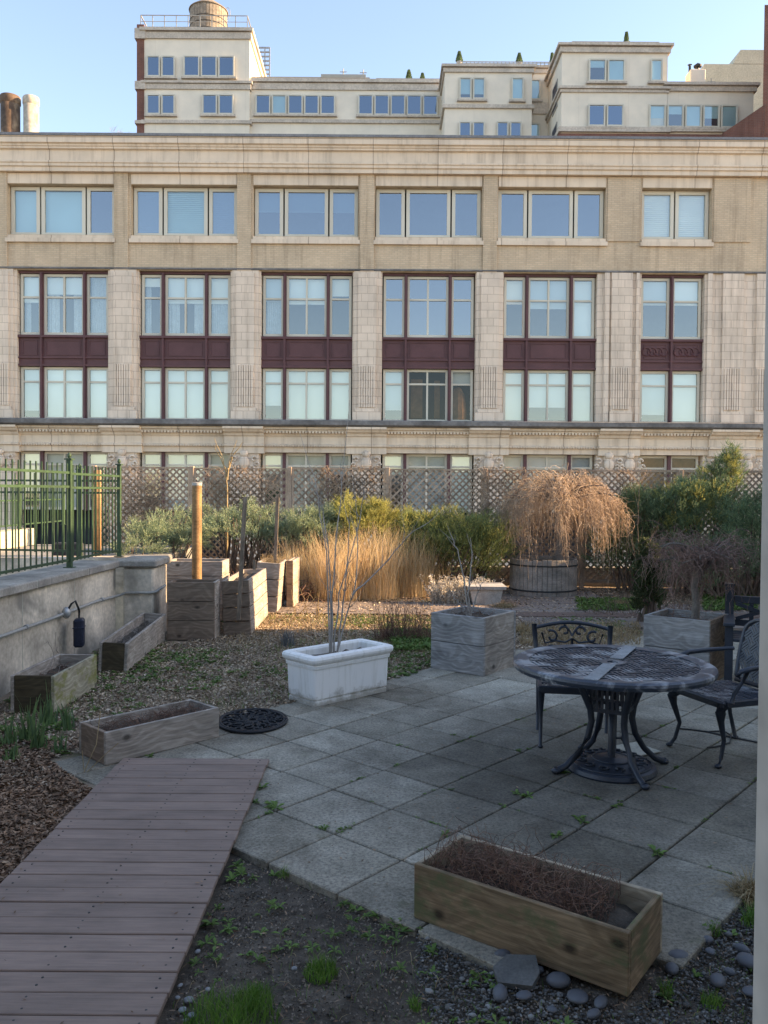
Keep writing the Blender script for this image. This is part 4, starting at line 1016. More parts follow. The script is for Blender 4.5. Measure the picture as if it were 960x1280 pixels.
# tall crate by the pier: near right corner, left, back
t = planter('wooden_crate', 'tall square planter of three wide boards beside the pier', G(268, 800), G(209, 799.8), G(277, 793), .685, ('browngrey', 'greywood', 'browngrey'), 3, .03, GRP, .9)
a = G(211, 775); 
t = planter('raised_bed', 'long low grey board bed behind the tall crate', (G(278, 776)), (G(207, 775.5)), (np.array(G(278, 776)) + [0, .5]), .81, ('greywood', 'greywood', 'greywood'), 4, .04, GRP, .9)
# leaning planters
t = planter('leaning_planter', 'leaning grey plank planter with a stake nailed to its front', G(314, 794), G(280, 793.8), G(339, 770), .675, ('browngrey', 'greywood', 'greywood'), 4, .03, GRP, .9, tilt=(0, 0.05), gap=.012)
t = planter('leaning_planter', 'sunlit outward leaning planter holding straw behind the staked planter', G(346, 766), G(317, 765.8), G(355, 757), .735, ('greywood', 'greywood', 'greywood'), 3, .03, GRP, .92, tilt=(0, -.07), gap=.012)
twig_tangle(t, .3, .4, .69, 220, h=.13, L=.3, mat='straw')
# brown box behind
t = planter('wooden_crate', 'narrow sunlit wooden box right of the leaning planters', G(366, 760), G(358, 759.9), G(370, 752), .72, ('browngrey', 'greywood', 'greywood'), 2, .03, GRP, .9)
# posts and stakes
xy = G(246, 784); zt_ = P(246, 604, xy[1])[1]
pt = thing('wooden_post', 'thick round orange brown post with pale top behind the tall crate', 'post', (xy[0], xy[1], 0))
r_ = 6 / 1040 * xy[1]; MB().lathe([(0, 0), (r_, 0), (r_, zt_ - .02), (r_ * .9, zt_), (0, zt_)], (0, 0, 0), 20).build('pole', MT['post_wood'], pt, smooth=False)
MB().lathe([(r_ * 1.04, zt_ - .03), (r_ * 1.06, zt_ + .006), (0, zt_ + .012)], (0, 0, 0), 20).build('cap', MT['stone_pot'], pt)
def stake(p0, p1, Y, wd, label):
    a = P(*p0, Y); b = P(*p1, Y); L = math.hypot(b[0] - a[0], b[1] - a[1])
    o = tag(MB().box(-L / 2, L / 2, -.01, .01, -wd / 2, wd / 2, bev=.002).build('wooden_stake', MT['stake'], loc=((a[0] + b[0]) / 2, Y, (a[1] + b[1]) / 2)), label, 'stake', 'wooden stakes')
    o.rotation_euler = (0, -math.atan2(b[1] - a[1], b[0] - a[0]), 0)
yn = G(297, 795)[1]
stake((298, 775), (306.5, 621), yn - .05, .05, 'slanting wooden stake fixed to the front of the leaning plank planter')
stake((343.5, 712), (347, 622), G(350, 762)[1], .05, 'upright stake rising from the sunlit leaning planter')
stake((318, 712), (318, 700), yn + .4, .04, 'short stub of wood inside the leaning planter')

# white moulded planter with bare shrub
def white_planter():
    Np, Lp, Rp = map(np.array, (G(393, 884), G(484, 864), G(361, 876)))
    lx = Lp - Np; A = np.linalg.norm(lx); ux = lx / A; uy = np.array([-ux[1], ux[0]]); B = (Rp - Np) @ uy
    B = max(B, .36)
    c = Np + ux * A / 2 + uy * B / 2
    t = thing('white_planter', 'white moulded rectangular planter with thick rolled rim and bare shrub', 'planter', (c[0], c[1], 0), math.atan2(ux[1], ux[0]))
    m = MB(); H = .42
    def ringp(a, b, z): return [(-a, -b, z), (a, -b, z), (a, b, z), (-a, b, z)]
    a, b = A / 2, B / 2; prof = []
    pr = [(0, .0), (.0, .035), (-.012, .04), (-.012, .05), (.002, .055), (.012, H - .115), (.022, H - .11), (.026, H - .085), (.02, H - .08), (.034, H - .07), (.048, H - .05), (.052, H - .03), (.044, H - .01), (.02, H), (-.02, H - .004), (-.03, H - .02), (-.032, H - .14)]
    v = []
    def rr_(a_, b_, z, r=.02):
        o = []
        for (cx_, cy_, a0) in ((a_ - r, b_ - r, 0), (-a_ + r, b_ - r, 90), (-a_ + r, -b_ + r, 180), (a_ - r, -b_ + r, 270)):
            for k in range(4): th = R(a0 + 30 * k); o.append((cx_ + r * math.cos(th), cy_ + r * math.sin(th), z))
        return o
    for o_, z in pr: v += rr_(a + o_, b + o_, z, .02 + max(0, o_) * .5)
    n = 16; f = []
    for k in range(len(pr) - 1):
        for i in range(n): f.append((k * n + i, k * n + (i + 1) % n, (k + 1) * n + (i + 1) % n, (k + 1) * n + i))
    f.append(tuple((len(pr) - 1) * n + i for i in range(n)))
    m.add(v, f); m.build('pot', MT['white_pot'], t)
    X, Y_ = np.meshgrid(np.linspace(-a + .03, a - .03, 14), np.linspace(-b + .03, b - .03, 10)); Z = H - .075 + rng.normal(size=X.shape) * .008
    idx = np.arange(140).reshape(10, 14); mesh_obj('soil', np.stack([X, Y_, Z], -1), np.stack([idx[:-1, :-1], idx[:-1, 1:], idx[1:, 1:], idx[1:, :-1]], -1).reshape(-1, 4), MT['bed'], t, smooth=True)
    return t, c, H
wt_, wc, wH = white_planter()
# multi stemmed bare shrub rooted in the white planter
def stem_shrub(name, label, base, stems, Y, mat='twig_grey', rg=random.Random(9), side_n=7, cat='shrub', r0=.011, sub=.30):
    t = thing(name, label, cat, (base[0], base[1], base[2]))
    for st in stems:
        paths = []; rads = []
        pts = [np.array([*(lambda q: (q[0] - base[0], Y - base[1] + dy, q[1] - base[2]))(P(px, py, Y))]) for (px, py, dy) in st]
        # resample
        tt = np.linspace(0, len(pts) - 1, 14); pp = np.array([pts[int(min(q, len(pts) - 1.001))] * (1 - q % 1) + pts[min(int(q) + 1, len(pts) - 1)] * (q % 1) if q < len(pts) - 1 else pts[-1] for q in tt])
        pp[1:-1] += rng.normal(size=(12, 3)) * .006
        paths.append(pp); rads.append(np.linspace(r0, r0 * .22, 14))
        for k in range(side_n):
            i = rg.randint(4, 12); d = unit(pp[i + 1] - pp[i]); nd = unit(d + np.array([rg.gauss(0, .6), rg.gauss(0, .6), rg.uniform(0, .3)])); Ls = rg.uniform(.4, 1) * sub
            q = [pp[i]]
            for s in range(13): nd = unit(nd + np.array([rg.gauss(0, .07), rg.gauss(0, .07), .04])); q.append(q[-1] + nd * Ls / 13)
            paths.append(np.array(q)); rads.append(np.linspace(r0 * .3, r0 * .12, 14))
        v, f = tubes(np.array(paths), np.array(rads), 5); mesh_obj('stem', v, f, MT[mat], t)
    return t
Yw = wc[1]
stem_shrub('bare_shrub', 'tall leafless shrub with thin grey stems growing from the white planter', (wc[0] - .03, Yw, wH - .1),
    [[(413, 822, 0), (413, 760, 0), (411, 690, .05), (404, 640, .1), (385, 590, .1)], [(414, 822, 0), (416, 740, 0), (421, 660, -.05), (428, 610, 0), (437, 500, 0)],
     [(417, 820, .02), (420, 780, .05), (423, 740, .1), (440, 690, .1), (452, 640, .1), (455, 600, .1)], [(420, 820, 0), (431, 780, 0), (443, 742, -.1), (447, 700, -.1), (448, 660, -.1), (441, 600, -.1)],
     [(441, 742, -.1), (462, 722, -.1), (490, 693, -.12), (515, 664, -.15), (540, 648, -.15)], [(421, 818, .03), (427, 770, .1), (432, 720, .15), (436, 660, .2), (428, 620, .2)], [(412, 820, .03), (409, 740, .1), (405, 680, .1), (392, 600, .15), (372, 540, .2)]], Yw, side_n=7, r0=.0085, sub=.36)

# square planters
t = planter('square_planter', 'square silver grey box of two boards in the middle with a bare shrub', G(604, 845.5), G(538, 835), G(646, 832), .565, ('greywood_cool', 'greywood', 'greywood_cool'), 2, .035, GRP, .88, rim=True)
sc0 = (t.location[0], t.location[1])
twig_tangle(t, t['A'] * .7, t['B'] * .7, t['H'] * .88, 60, h=.12, L=.3)
stem_shrub('bare_shrub', 'small leafless shrub in the middle square planter', (sc0[0], sc0[1], .5),
    [[(586, 772, 0), (583, 750, 0), (580, 720, 0), (572, 690, 0), (563, 668, 0)], [(587, 772, 0), (586, 740, 0), (590, 700, 0), (588, 672, 0)], [(588, 772, 0), (596, 745, 0), (606, 720, 0)], [(585, 772, 0), (576, 756, .05), (565, 745, .05)]], sc0[1], side_n=4, r0=.012, sub=.2)
Rn = G(886, 857); 
t = planter('square_planter', 'square silver grey box at right with a small weeping tree', Rn, np.array(Rn) + (np.array(G(804, 845)) - np.array(Rn)) * 1.0, np.array(Rn) + np.array([.20, .62]), .60, ('greywood_cool', 'browngrey', 'greywood_cool'), 2, .035, GRP, .86)
sq2 = (t.location[0], t.location[1], t['H'])
twig_tangle(t, t['A'] * .8, t['B'] * .8, t['H'] * .86, 80, h=.1, L=.3)

# small weeping tree in the right planter
def dome_tree(name, label, base, R_, zc, domeH, ztr, n_main, n_str, mat, trunk_r, strand_r, drop):
    t = thing(name, label, 'tree', base)
    MB().tube([(0, 0, 0), (.03, .01, ztr * .4), (-.02, 0, ztr * .75), (.03, 0, ztr)], [trunk_r, trunk_r * .85, trunk_r * .8, trunk_r * .8], 10).build('trunk', MT['bark'], t, smooth=True)
    def dome(a, r): return np.stack([np.cos(a) * r, np.sin(a) * r, zc + domeH * np.sqrt(np.maximum(0, 1 - (r / R_) ** 2 * .97)) * (1 + .07 * np.sin(a * 3 + 1) + .05 * np.sin(a * 7))], -1)
    K = 12; s = np.linspace(0, 1, K)
    a = 2 * np.pi * (np.arange(n_main) + rng.uniform(-.3, .3, n_main)) / n_main; r = R_ * rng.uniform(.25, .85, n_main); e = dome(a, r)
    p0 = np.tile(np.array([.03, 0, ztr]), (n_main, 1)); mid = p0 * .45 + e * .55; mid[:, 2] += .16
    P_ = ((1 - s) ** 2)[None, :, None] * p0[:, None] + (2 * s * (1 - s))[None, :, None] * mid[:, None] + (s ** 2)[None, :, None] * e[:, None]
    P_ += np.cumsum(rng.normal(size=P_.shape) * .012, axis=1) * s[None, :, None]
    v, f = tubes(P_, np.tile(np.linspace(.024, .006, K), (n_main, 1)), 6); mesh_obj('limbs', v, f, MT['bark'], t, smooth=True)
    n = n_str; a = rng.uniform(0, 2 * np.pi, n); a += .25 * np.sin(a * 9); r = R_ * np.sqrt(rng.uniform(0, 1, n)) * rng.uniform(.75, 1.0, n)
    st = dome(a, r); st[:, 2] -= rng.uniform(0, .22, n) + rng.uniform(size=n) ** 4 * .35; K = 15; s = np.linspace(0, 1, K)
    az = a + rng.normal(size=n) * .75; out = np.stack([np.cos(az), np.sin(az), 0 * az], 1)
    reach = rng.uniform(.06, .34, n) * np.clip(1.25 - r / R_, .25, 1); lift = rng.uniform(.0, .16, n) * (1 - r / R_ * .7)
    dl = (.10 + .9 * rng.uniform(size=n) ** 1.3) * drop * (.55 + .45 * r / R_) * (.85 + .25 * np.sin(a * 5) * (r / R_))
    p = st[:, None, :] + out[:, None, :] * (reach[:, None] * (1 - (1 - s[None]) ** 2.5))[..., None]
    p[..., 2] += lift[:, None] * np.sin(np.minimum(s[None] * 3.5, np.pi)) - dl[:, None] * s[None] ** 1.35
    p += np.cumsum(rng.normal(size=(n, K, 3)) * .009 * np.array([1, 1, .6]), axis=1)
    v, f = tubes(p, np.tile(np.linspace(strand_r * 1.4, strand_r * .6, K), (n, 1)), 3); mesh_obj('hanging_twigs', v, f, MT[mat], t)
    ns = n * 3; pk = rng.integers(0, n, ns); ai = rng.integers(1, K, ns); b = p[pk, ai]; d = unit(rng.normal(size=(ns, 3)) + np.array([0, 0, -.35])); s2 = np.linspace(0, 1, 5)
    q = b[:, None, :] + d[:, None, :] * (rng.uniform(.05, .22, ns)[:, None] * s2[None])[..., None]; q[..., 2] -= .05 * s2[None] ** 2
    v, f = tubes(q, np.tile(np.linspace(strand_r * .8, strand_r * .4, 5), (ns, 1)), 3); mesh_obj('fine_twigs', v, f, MT[mat], t)
    return t
def weeping(name, label, base, top, R_, drop, n_main, n_str, mat, trunk_r, seg=14, seed=3, tilt=0, strand_r=.0022, tw='bark', bumpy=.12, flat=1.0, main_r=.02, skew=1.0):
    t = thing(name, label, 'tree', base)
    Z = top
    pts = [(0, 0, 0), (.01, .01, Z * .35), (-.015, 0, Z * .7), (tilt, 0, Z)]
    MB().tube(pts, [trunk_r, trunk_r * .85, trunk_r * .8, trunk_r * .75], 10).build('trunk', MT[tw], t, smooth=True)
    P_, Rr = [], []
    mains = []
    for k in range(n_main):
        a = 2 * math.pi * (k + rng.uniform(-.3, .3)) / n_main; rad = R_ * rng.uniform(.45, .95); up = rng.uniform(.18, .42) * flat
        s = np.linspace(0, 1, seg); p = np.zeros((seg, 3))
        w_ = rng.normal(size=2) * .08
        p[:, 0] = tilt + np.cos(a) * rad * s + np.sin(s * 5 + k) * w_[0] * s; p[:, 1] = np.sin(a) * rad * s + np.cos(s * 4 + k) * w_[1] * s; p[:, 2] = Z - .06 + up * np.sin(s * np.pi * .62) * 1.2 - rad * .12 * s ** 2
        P_.append(p); Rr.append(np.linspace(main_r, main_r * .3, seg)); mains.append(p)
    v, f = tubes(np.array(P_), np.array(Rr), 6); mesh_obj('limbs', v, f, MT[tw], t, smooth=True)
    M_ = np.array(mains)
    pick = rng.integers(0, n_main, n_str); at = rng.integers(3, seg, n_str); st = M_[pick, at] + rng.normal(size=(n_str, 3)) * .03
    out = unit(st * np.array([1, 1, 0]) + rng.normal(size=(n_str, 3)) * np.array([.45, .45, 0]) * R_); K = 14
    reach = np.minimum(rng.uniform(.15, .75, n_str) * R_, np.maximum(R_ * 1.02 * rng.uniform(.9, 1.06, n_str) - np.linalg.norm(st[:, :2], axis=1), .04)); s = np.linspace(0, 1, K)
    dl = (.12 + .88 * rng.uniform(0, 1, n_str) ** skew) * drop; lift = rng.uniform(.02, .18, n_str) * flat
    p = st[:, None, :] + out[:, None, :] * (reach[:, None] * (1 - (1 - s[None]) ** 2.2))[..., None]
    p[..., 2] += lift[:, None] * np.sin(np.minimum(s[None] * 2.6, np.pi)) - dl[:, None] * s[None] ** 1.7
    wob = np.cumsum(rng.normal(size=(n_str, K, 3)) * bumpy * .05, axis=1); p += wob
    v, f = tubes(p, np.tile(np.linspace(strand_r * 1.3, strand_r * .6, K), (n_str, 1)), 3)
    mesh_obj('hanging_twigs', v, f, MT[mat], t)
    # side twiglets
    ns = n_str * 4; pk = rng.integers(0, n_str, ns); ai = rng.integers(2, K, ns); b = p[pk, ai]; d = unit(rng.normal(size=(ns, 3)) + np.array([0, 0, -.7])); s2 = np.linspace(0, 1, 4)
    q = b[:, None, :] + d[:, None, :] * (rng.uniform(.05, .2, ns)[:, None] * s2[None])[..., None]; q[..., 2] -= .03 * s2[None] ** 2
    v, f = tubes(q, np.tile(np.linspace(strand_r * .8, strand_r * .4, 4), (ns, 1)), 3); mesh_obj('fine_twigs', v, f, MT[mat], t)
    return t
bx, by, bH = sq2
zc = P(870, 712, by)[1]
weeping('weeping_tree', 'small leafless weeping tree with twisted grey branches in the right square planter', (P(869, 770, by)[0], by, bH * .86), zc - bH * .86 + .02, 0.50, .42, 22, 240, 'twig_wine', .042, tilt=.05, strand_r=.0024, tw='bark', bumpy=.5, flat=.75, main_r=.017)

# ------------------------------------------------------------------ big weeping tree in the round stave tub
tb = G(686, 747); tr_ = 43 / 1040 * tb[1]; Yt = tb[1] + tr_ * .9; xt = tb[0]; th_ = P(686, 701, Yt - tr_)[1]
tub = thing('stave_tub', 'large round grey stave tub with two metal hoops', 'planter', (xt, Yt, 0))
m = MB()
for k in range(44):
    a = 2 * math.pi * k / 44; wv = math.pi * tr_ / 44 - .003
    m.box(-wv, wv, -.014 + random.uniform(-.004, .004), .014, .01, th_ + random.uniform(-.012, .012), TR(tr_ * .98 * math.cos(a), tr_ * .98 * math.sin(a), 0, a + math.pi / 2), bev=.003)
staves = m.build('staves', MT['barrel'], tub)
m = MB()
for z in (th_ * .16, th_ * .84): m.lathe([(tr_ * .98 + .015, z - .014), (tr_ * .98 + .024, z - .012), (tr_ * .98 + .024, z + .012), (tr_ * .98 + .015, z + .014)], (0, 0, 0), 44)
m.build('hoop', MT['metal_dark'], tub)
MB().lathe([(tr_ * .96, th_ - .08), (tr_ * .5, th_ - .05), (0, th_ - .03)], (0, 0, 0), 30).build('soil', MT['bed'], tub)
ztop = P(700, 592, Yt)[1]
dome_tree('weeping_tree', 'large dome shaped leafless weeping tree with golden hanging twigs in the round tub', (P(698, 700, Yt)[0], Yt, th_ - .05), 1.22, 1.12 - th_ + .05, ztop - 1.12 + .03, 1.0, 44, 1650, 'twig_gold', .07, .0028, 1.12)

# ------------------------------------------------------------------ junipers and evergreens
def frond_cloud(ells, n, per, L, leafL, leafW, up=.5, outw=.7, shell=(.5, 1.08), horiz=0.0, zmin=.03, plume=22):
    # foliage in plumes: each plume is a bough that runs outward and up, carrying many feathery sprays
    vol = np.array([e[3] * e[4] * e[5] for e in ells]) ** (2 / 3); cnt = np.maximum(4, (vol / vol.sum() * n / plume)).astype(int)
    C, FD = [], []
    for (cx_, cy_, cz_, rx, ry, rz), k in zip(ells, cnt):
        d = rand_dirs(k); d[:, 2] = np.where(d[:, 2] < -.25, -d[:, 2], d[:, 2]); rr_ = np.array([rx, ry, rz]); c0 = np.array([cx_, cy_, cz_])
        nd = unit(d / rr_); ax = unit(nd * outw + np.array([horiz, 0, up]) + rng.normal(size=(k, 3)) * .22)
        tip = c0 + d * rr_ * rng.uniform(.75, 1.25, k)[:, None]; PL = (rx * rz) ** .5 * rng.uniform(.5, 1.05, k); st = tip - ax * PL[:, None]
        s = rng.uniform(0, 1, (k, plume)) ** .8
        rad = (PL[:, None] * .17 * (1.02 - s) + .008)
        off = rng.normal(size=(k, plume, 3)) * rad[..., None]; off[..., 2] *= .7
        p = st[:, None] + ax[:, None] * (PL[:, None] * s)[..., None] + off; p[..., 2] -= (.10 * PL[:, None] * s ** 2)
        fd = unit(ax[:, None] * 1.1 + unit(off) * .7 + rng.normal(size=(k, plume, 3)) * .15)
        C.append(p.reshape(-1, 3)); FD.append(fd.reshape(-1, 3))
    C = np.concatenate(C); fd = np.concatenate(FD)
    keep = C[:, 2] > zmin; C, fd = C[keep], fd[keep]; n = len(C)
    Ln = L * rng.uniform(.4, 1.0, n); s = (np.arange(per) + .5) / per
    axis = C[:, None, :] + fd[:, None, :] * (Ln[:, None] * s[None])[..., None]
    side = unit(np.cross(fd, rand_dirs(n))); sg = np.where(np.arange(per) % 2 == 0, 1, -1)
    ld = unit(fd[:, None, :] * 1.1 + side[:, None, :] * sg[None, :, None] * .7 + rng.normal(size=(n, per, 3)) * .18)
    taper = (1.15 - .75 * s)[None] * np.ones((n, 1))
    return leaves(axis.reshape(-1, 3), ld.reshape(-1, 3), (leafL * taper).reshape(-1, 1), leafW)
def juniper(name, label, ells, n, mat, L=.17, per=16, leafL=.034, leafW=.0075, cat='shrub', group='evergreen shrubs along the lattice fence', mats2=None, **k):
    c = ells[0]; base = (c[0], c[1], 0)
    t = thing(name, label, cat, base, 0, group)
    E = [(e[0] - base[0], e[1] - base[1], e[2], e[3], e[4], e[5]) for e in ells]
    quads_obj('foliage', frond_cloud(E, int(n * 1.5), per, L, leafL, leafW, **k), MT[mat], t)
    if mats2: quads_obj('painted_sun_tips', frond_cloud([(e[0], e[1], e[2] + e[5] * .12, e[3] * .95, e[4] * .95, e[5]) for e in E], int(n * .4), per, L * 1.1, leafL, leafW, up=1.0), MT[mats2], t)  # lighter palette on the upper sprays, sunlit look put into the colour
    # branch skeleton
    pth = []
    for e in E:
        for q in range(9):
            d = rand_dirs(1)[0]; d[2] = abs(d[2]); tgt = np.array(e[:3]) + d * np.array(e[3:]) * .8; s = np.linspace(0, 1, 8)[:, None]
            b0 = np.array([e[0] * .6 + rng.normal() * .08, e[1], 0]); p = b0 * (1 - s) + tgt * s; p[:, 2] += np.sin(s[:, 0] * np.pi) * .05; p += rng.normal(size=p.shape) * .012; pth.append(p)
    v, f = tubes(np.array(pth), np.tile(np.linspace(.022, .006, 8), (len(pth), 1)), 5); mesh_obj('branches', v, f, MT['twig'], t)
    return t
def E_(px, py, Y, wpx, hpx, dp=None):
    x, z = P(px, py, Y); rx = wpx / 2 / 1040 * Y; rz = hpx / 2 / 1040 * Y; return (x, Y, z, rx, dp or rx * .7, rz)
juniper('spreading_juniper', 'low spreading blue green juniper between the green fence and the round post', [E_(195, 672, 14.2, 95, 46), E_(170, 688, 13.6, 60, 30), E_(222, 655, 14.6, 90, 36), E_(235, 680, 14.0, 60, 40)], 1900, 'jun_blue', up=.3, outw=.95, horiz=.35, zmin=.58)
juniper('spreading_juniper', 'spreading blue green juniper behind the two leaning stakes', [E_(300, 662, 14.3, 110, 44), E_(275, 650, 14.6, 70, 34), E_(345, 662, 14.4, 80, 44), E_(318, 640, 14.6, 50, 26)], 1900, 'jun_blue', up=.3, outw=.95, horiz=-.3, zmin=.58)
juniper('spreading_juniper', 'green juniper left of the yellow shrub behind the tan grass', [E_(385, 668, 14.2, 80, 60), E_(405, 650, 14.5, 50, 34)], 1400, 'jun_blue', up=.4, outw=.9, zmin=.45)
juniper('golden_juniper', 'bright golden yellow shrub behind the tall bare stems', [E_(450, 662, 14.4, 74, 66), E_(470, 642, 14.5, 46, 34), E_(438, 640, 14.6, 38, 40)], 2000, 'jun_gold', up=.7)
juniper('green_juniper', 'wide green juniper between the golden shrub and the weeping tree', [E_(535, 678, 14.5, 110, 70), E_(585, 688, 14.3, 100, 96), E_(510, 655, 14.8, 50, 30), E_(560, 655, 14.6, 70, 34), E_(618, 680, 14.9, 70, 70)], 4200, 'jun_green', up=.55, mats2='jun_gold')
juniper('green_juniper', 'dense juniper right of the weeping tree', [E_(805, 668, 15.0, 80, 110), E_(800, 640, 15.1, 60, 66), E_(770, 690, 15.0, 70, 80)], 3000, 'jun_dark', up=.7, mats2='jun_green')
juniper('tall_juniper', 'tall juniper with sunlit gold painted on its tips and a pointed spire near the right edge', [E_(885, 660, 14.9, 120, 130), E_(905, 610, 15.0, 50, 80), E_(914, 585, 15.0, 22, 60), E_(862, 625, 14.9, 60, 60), E_(838, 640, 14.8, 50, 60)], 4600, 'jun_dark', up=.9, mats2='jun_gold')
juniper('dark_juniper', 'dark green juniper at the right edge behind the bench', [E_(945, 680, 14.2, 90, 120), E_(965, 640, 14.3, 60, 60), E_(860, 705, 14.0, 120, 70), E_(915, 700, 13.9, 90, 70)], 4200, 'jun_dark', up=.6)
# narrow column evergreen
cx_, cy_ = G(811, 778)
juniper('column_evergreen', 'narrow dark column shaped evergreen left of the right square planter', [(cx_, cy_, .42, .15, .15, .50), (cx_, cy_, .75, .11, .11, .36)], 1300, 'evergreen', up=1.4, outw=.3, L=.14, leafL=.04, leafW=.012, group=None)
x, z = P(805, 700, cy_)
stem_shrub('bare_sapling', 'thin upright leafless sapling beside the column evergreen', (x, cy_ + .3, .0), [[(806, 760, .3), (806, 700, .3), (806, 650, .3), (808, 600, .3)], [(806, 720, .3), (800, 690, .3), (790, 650, .3)], [(806, 720, .3), (815, 690, .3), (825, 670, .3)]], cy_, mat='twig', side_n=7, r0=.009, sub=.4)
stem_shrub('bare_sapling', 'pale forked leafless sapling in front of the lattice left of centre', (P(283, 700, 15.2)[0], 15.2, .0), [[(284, 700, 0), (284, 640, 0), (284, 600, 0), (280, 575, 0), (268, 548, 0)], [(284, 600, 0), (287, 575, 0), (296, 550, 0)], [(284, 590, 0), (291, 570, 0), (304, 553, 0)], [(283, 590, 0), (276, 573, 0), (268, 560, 0)]], 15.2, mat='straw', side_n=1, r0=.018, sub=.2)

# dead leafy underbrush below the junipers at left
q = scatter([(P(150, 700, 13.6)[0], 13.2), (P(400, 700, 13.6)[0], 13.2), (P(400, 700, 13.6)[0], 14.4), (P(150, 700, 13.6)[0], 14.4)], 900)
K = 7; p = np.zeros((900, K, 3)); p[:, 0, :2] = q; p[:, 0, 2] = .02; d = unit(rng.normal(size=(900, 3)) + np.array([0, 0, 1.3]))
for k in range(1, K): d = unit(d + rng.normal(size=(900, 3)) * .4); p[:, k] = p[:, k - 1] + d * .09; 
p[..., 2] = np.abs(p[..., 2]); v, f = tubes(p, np.tile(np.linspace(.008, .003, K), (900, 1)), 3); tag(mesh_obj('underbrush', v, f, MT['twig_red']), 'dark dead twigs under the left junipers', 'underbrush', kind='stuff')

# ------------------------------------------------------------------ ornamental grass, pale dried flowers
def grass_clump(px, py, hpx, wpx, n, mat, label, name='ornamental_grass', lean=.42, width=.005, group='clumps of tall tan grass', hv=(.45, 1.0)):
    x, y = G(px, py); h = hpx / 1040 * y; r_ = wpx / 2 / 1040 * y
    a = rng.uniform(0, 6.28, n); rr_ = r_ * np.sqrt(rng.uniform(0, 1, n)); n = int(n * .6); a = a[:n]; rr_ = rr_[:n]; b = np.stack([rr_ * np.cos(a), rr_ * np.sin(a) * .8, 0 * a], 1)
    v, f = blades(b, h * rng.uniform(*hv, n) ** .7, width, lean, 5, .35)
    return tag(mesh_obj(name, v, f, MT[mat], loc=(x, y, 0)), label, 'grass clump', group)
for i, (px, py, h, w_, n, lab) in enumerate(((380, 747, 85, 60, 900, 'leftmost clump of tall tan grass next to the leaning planters'), (422, 750, 100, 62, 1200, 'tall tan grass clump behind the white planter stems'),
        (468, 748, 104, 62, 1200, 'tallest tan grass clump in front of the golden shrub'), (512, 745, 92, 60, 1100, 'reddish tan grass clump beside the pale dried flowers'), (538, 742, 76, 50, 700, 'rightmost shorter clump of tan grass')) ):
    grass_clump(px, py, h, w_, n, 'tan_grass', lab)
for i in range(0): pass
def dried(px, py, hpx, wpx, n, label, name='dried_flowers'):
    x, y = G(px, py); h = hpx / 1040 * y; r_ = wpx / 2 / 1040 * y; t = thing(name, label, 'dried plant', (x, y, 0), 0, 'pale dried flowers')
    K = 6; p = np.zeros((n, K, 3)); p[:, 0, 0] = rng.uniform(-r_, r_, n); p[:, 0, 1] = rng.uniform(-r_ * .5, r_ * .5, n); d = unit(rng.normal(size=(n, 3)) * .25 + np.array([0, 0, 1])); hh = h * rng.uniform(.4, 1, n)
    for k in range(1, K): d = unit(d + rng.normal(size=(n, 3)) * .08); p[:, k] = p[:, k - 1] + d * (hh / K)[:, None]
    v, f = tubes(p, np.tile(np.linspace(.006, .003, K), (n, 1)), 3); mesh_obj('stems', v, f, MT['white_dry'], t)
    c = []; dd = []
    for k in range(2, K):
        c.append(np.repeat(p[:, k], 7, 0) + rng.normal(size=(n * 7, 3)) * .012); dd.append(rand_dirs(n * 7))
    quads_obj('seed_heads', leaves(np.concatenate(c), np.concatenate(dd), .035, .014), MT['white_dry'], t)
    return t
dried(563, 754, 44, 46, 150, 'pale dried flowers left of the small stone pot'); dried(598, 752, 38, 30, 90, 'pale dried flowers rising behind the small stone pot')
x, y = G(606, 755); sp = thing('stone_pot', 'small pale square stone pot with flared rim among the dried flowers', 'pot', (x, y, 0))
sz = 20 / 1040 * y; m = MB(); 
def frus(m, a0, b0, a1, b1, z0, z1): m.add([(-a0, -b0, z0), (a0, -b0, z0), (a0, b0, z0), (-a0, b0, z0), (-a1, -b1, z1), (a1, -b1, z1), (a1, b1, z1), (-a1, b1, z1)], [(0, 3, 2, 1), (4, 5, 6, 7), (0, 1, 5, 4), (1, 2, 6, 5), (2, 3, 7, 6), (3, 0, 4, 7)])
frus(m, sz * .8, sz * .8, sz * 1.0, sz, 0, .26); frus(m, sz * 1.15, sz * 1.15, sz * 1.2, sz * 1.2, .261, .31); m.build('pot', MT['stone_pot'], sp)
# dry thin stems in the bed
def stems_at(px, py, hpx, wpx, n, mat, name, label, lean=.5, r=.003):
    x, y = G(px, py); h = hpx / 1040 * y; w_ = wpx / 2 / 1040 * y; K = 7
    p = np.zeros((n, K, 3)); p[:, 0, 0] = rng.uniform(-w_, w_, n); p[:, 0, 1] = rng.uniform(-w_, w_, n) * .5; d = unit(rng.normal(size=(n, 3)) * lean + np.array([0, 0, 1])); hh = h * rng.uniform(.3, 1, n)
    for k in range(1, K): d = unit(d + rng.normal(size=(n, 3)) * .12); p[:, k] = p[:, k - 1] + d * (hh / K)[:, None]
    v, f = tubes(p, np.tile(np.linspace(r, r * .4, K), (n, 1)), 3)
    return tag(mesh_obj(name, v, f, MT[mat], loc=(x, y, 0)), label, 'shrub')
stems_at(505, 800, 70, 70, 260, 'twig_red', 'bare_shrub', 'low thicket of thin brown stems left of the middle square planter', .28)
stems_at(385, 775, 55, 40, 12, 'straw', 'dry_stalks', 'a few pale dry stalks right of the leaning planters', .35, .006)
stems_at(845, 770, 60, 60, 60, 'twig_red', 'bare_shrub', 'thin red brown twigs behind the right square planter', .5)
stems_at(765, 770, 70, 60, 40, 'twig', 'bare_shrub', 'sparse thin brown twigs right of the round tub', .5)
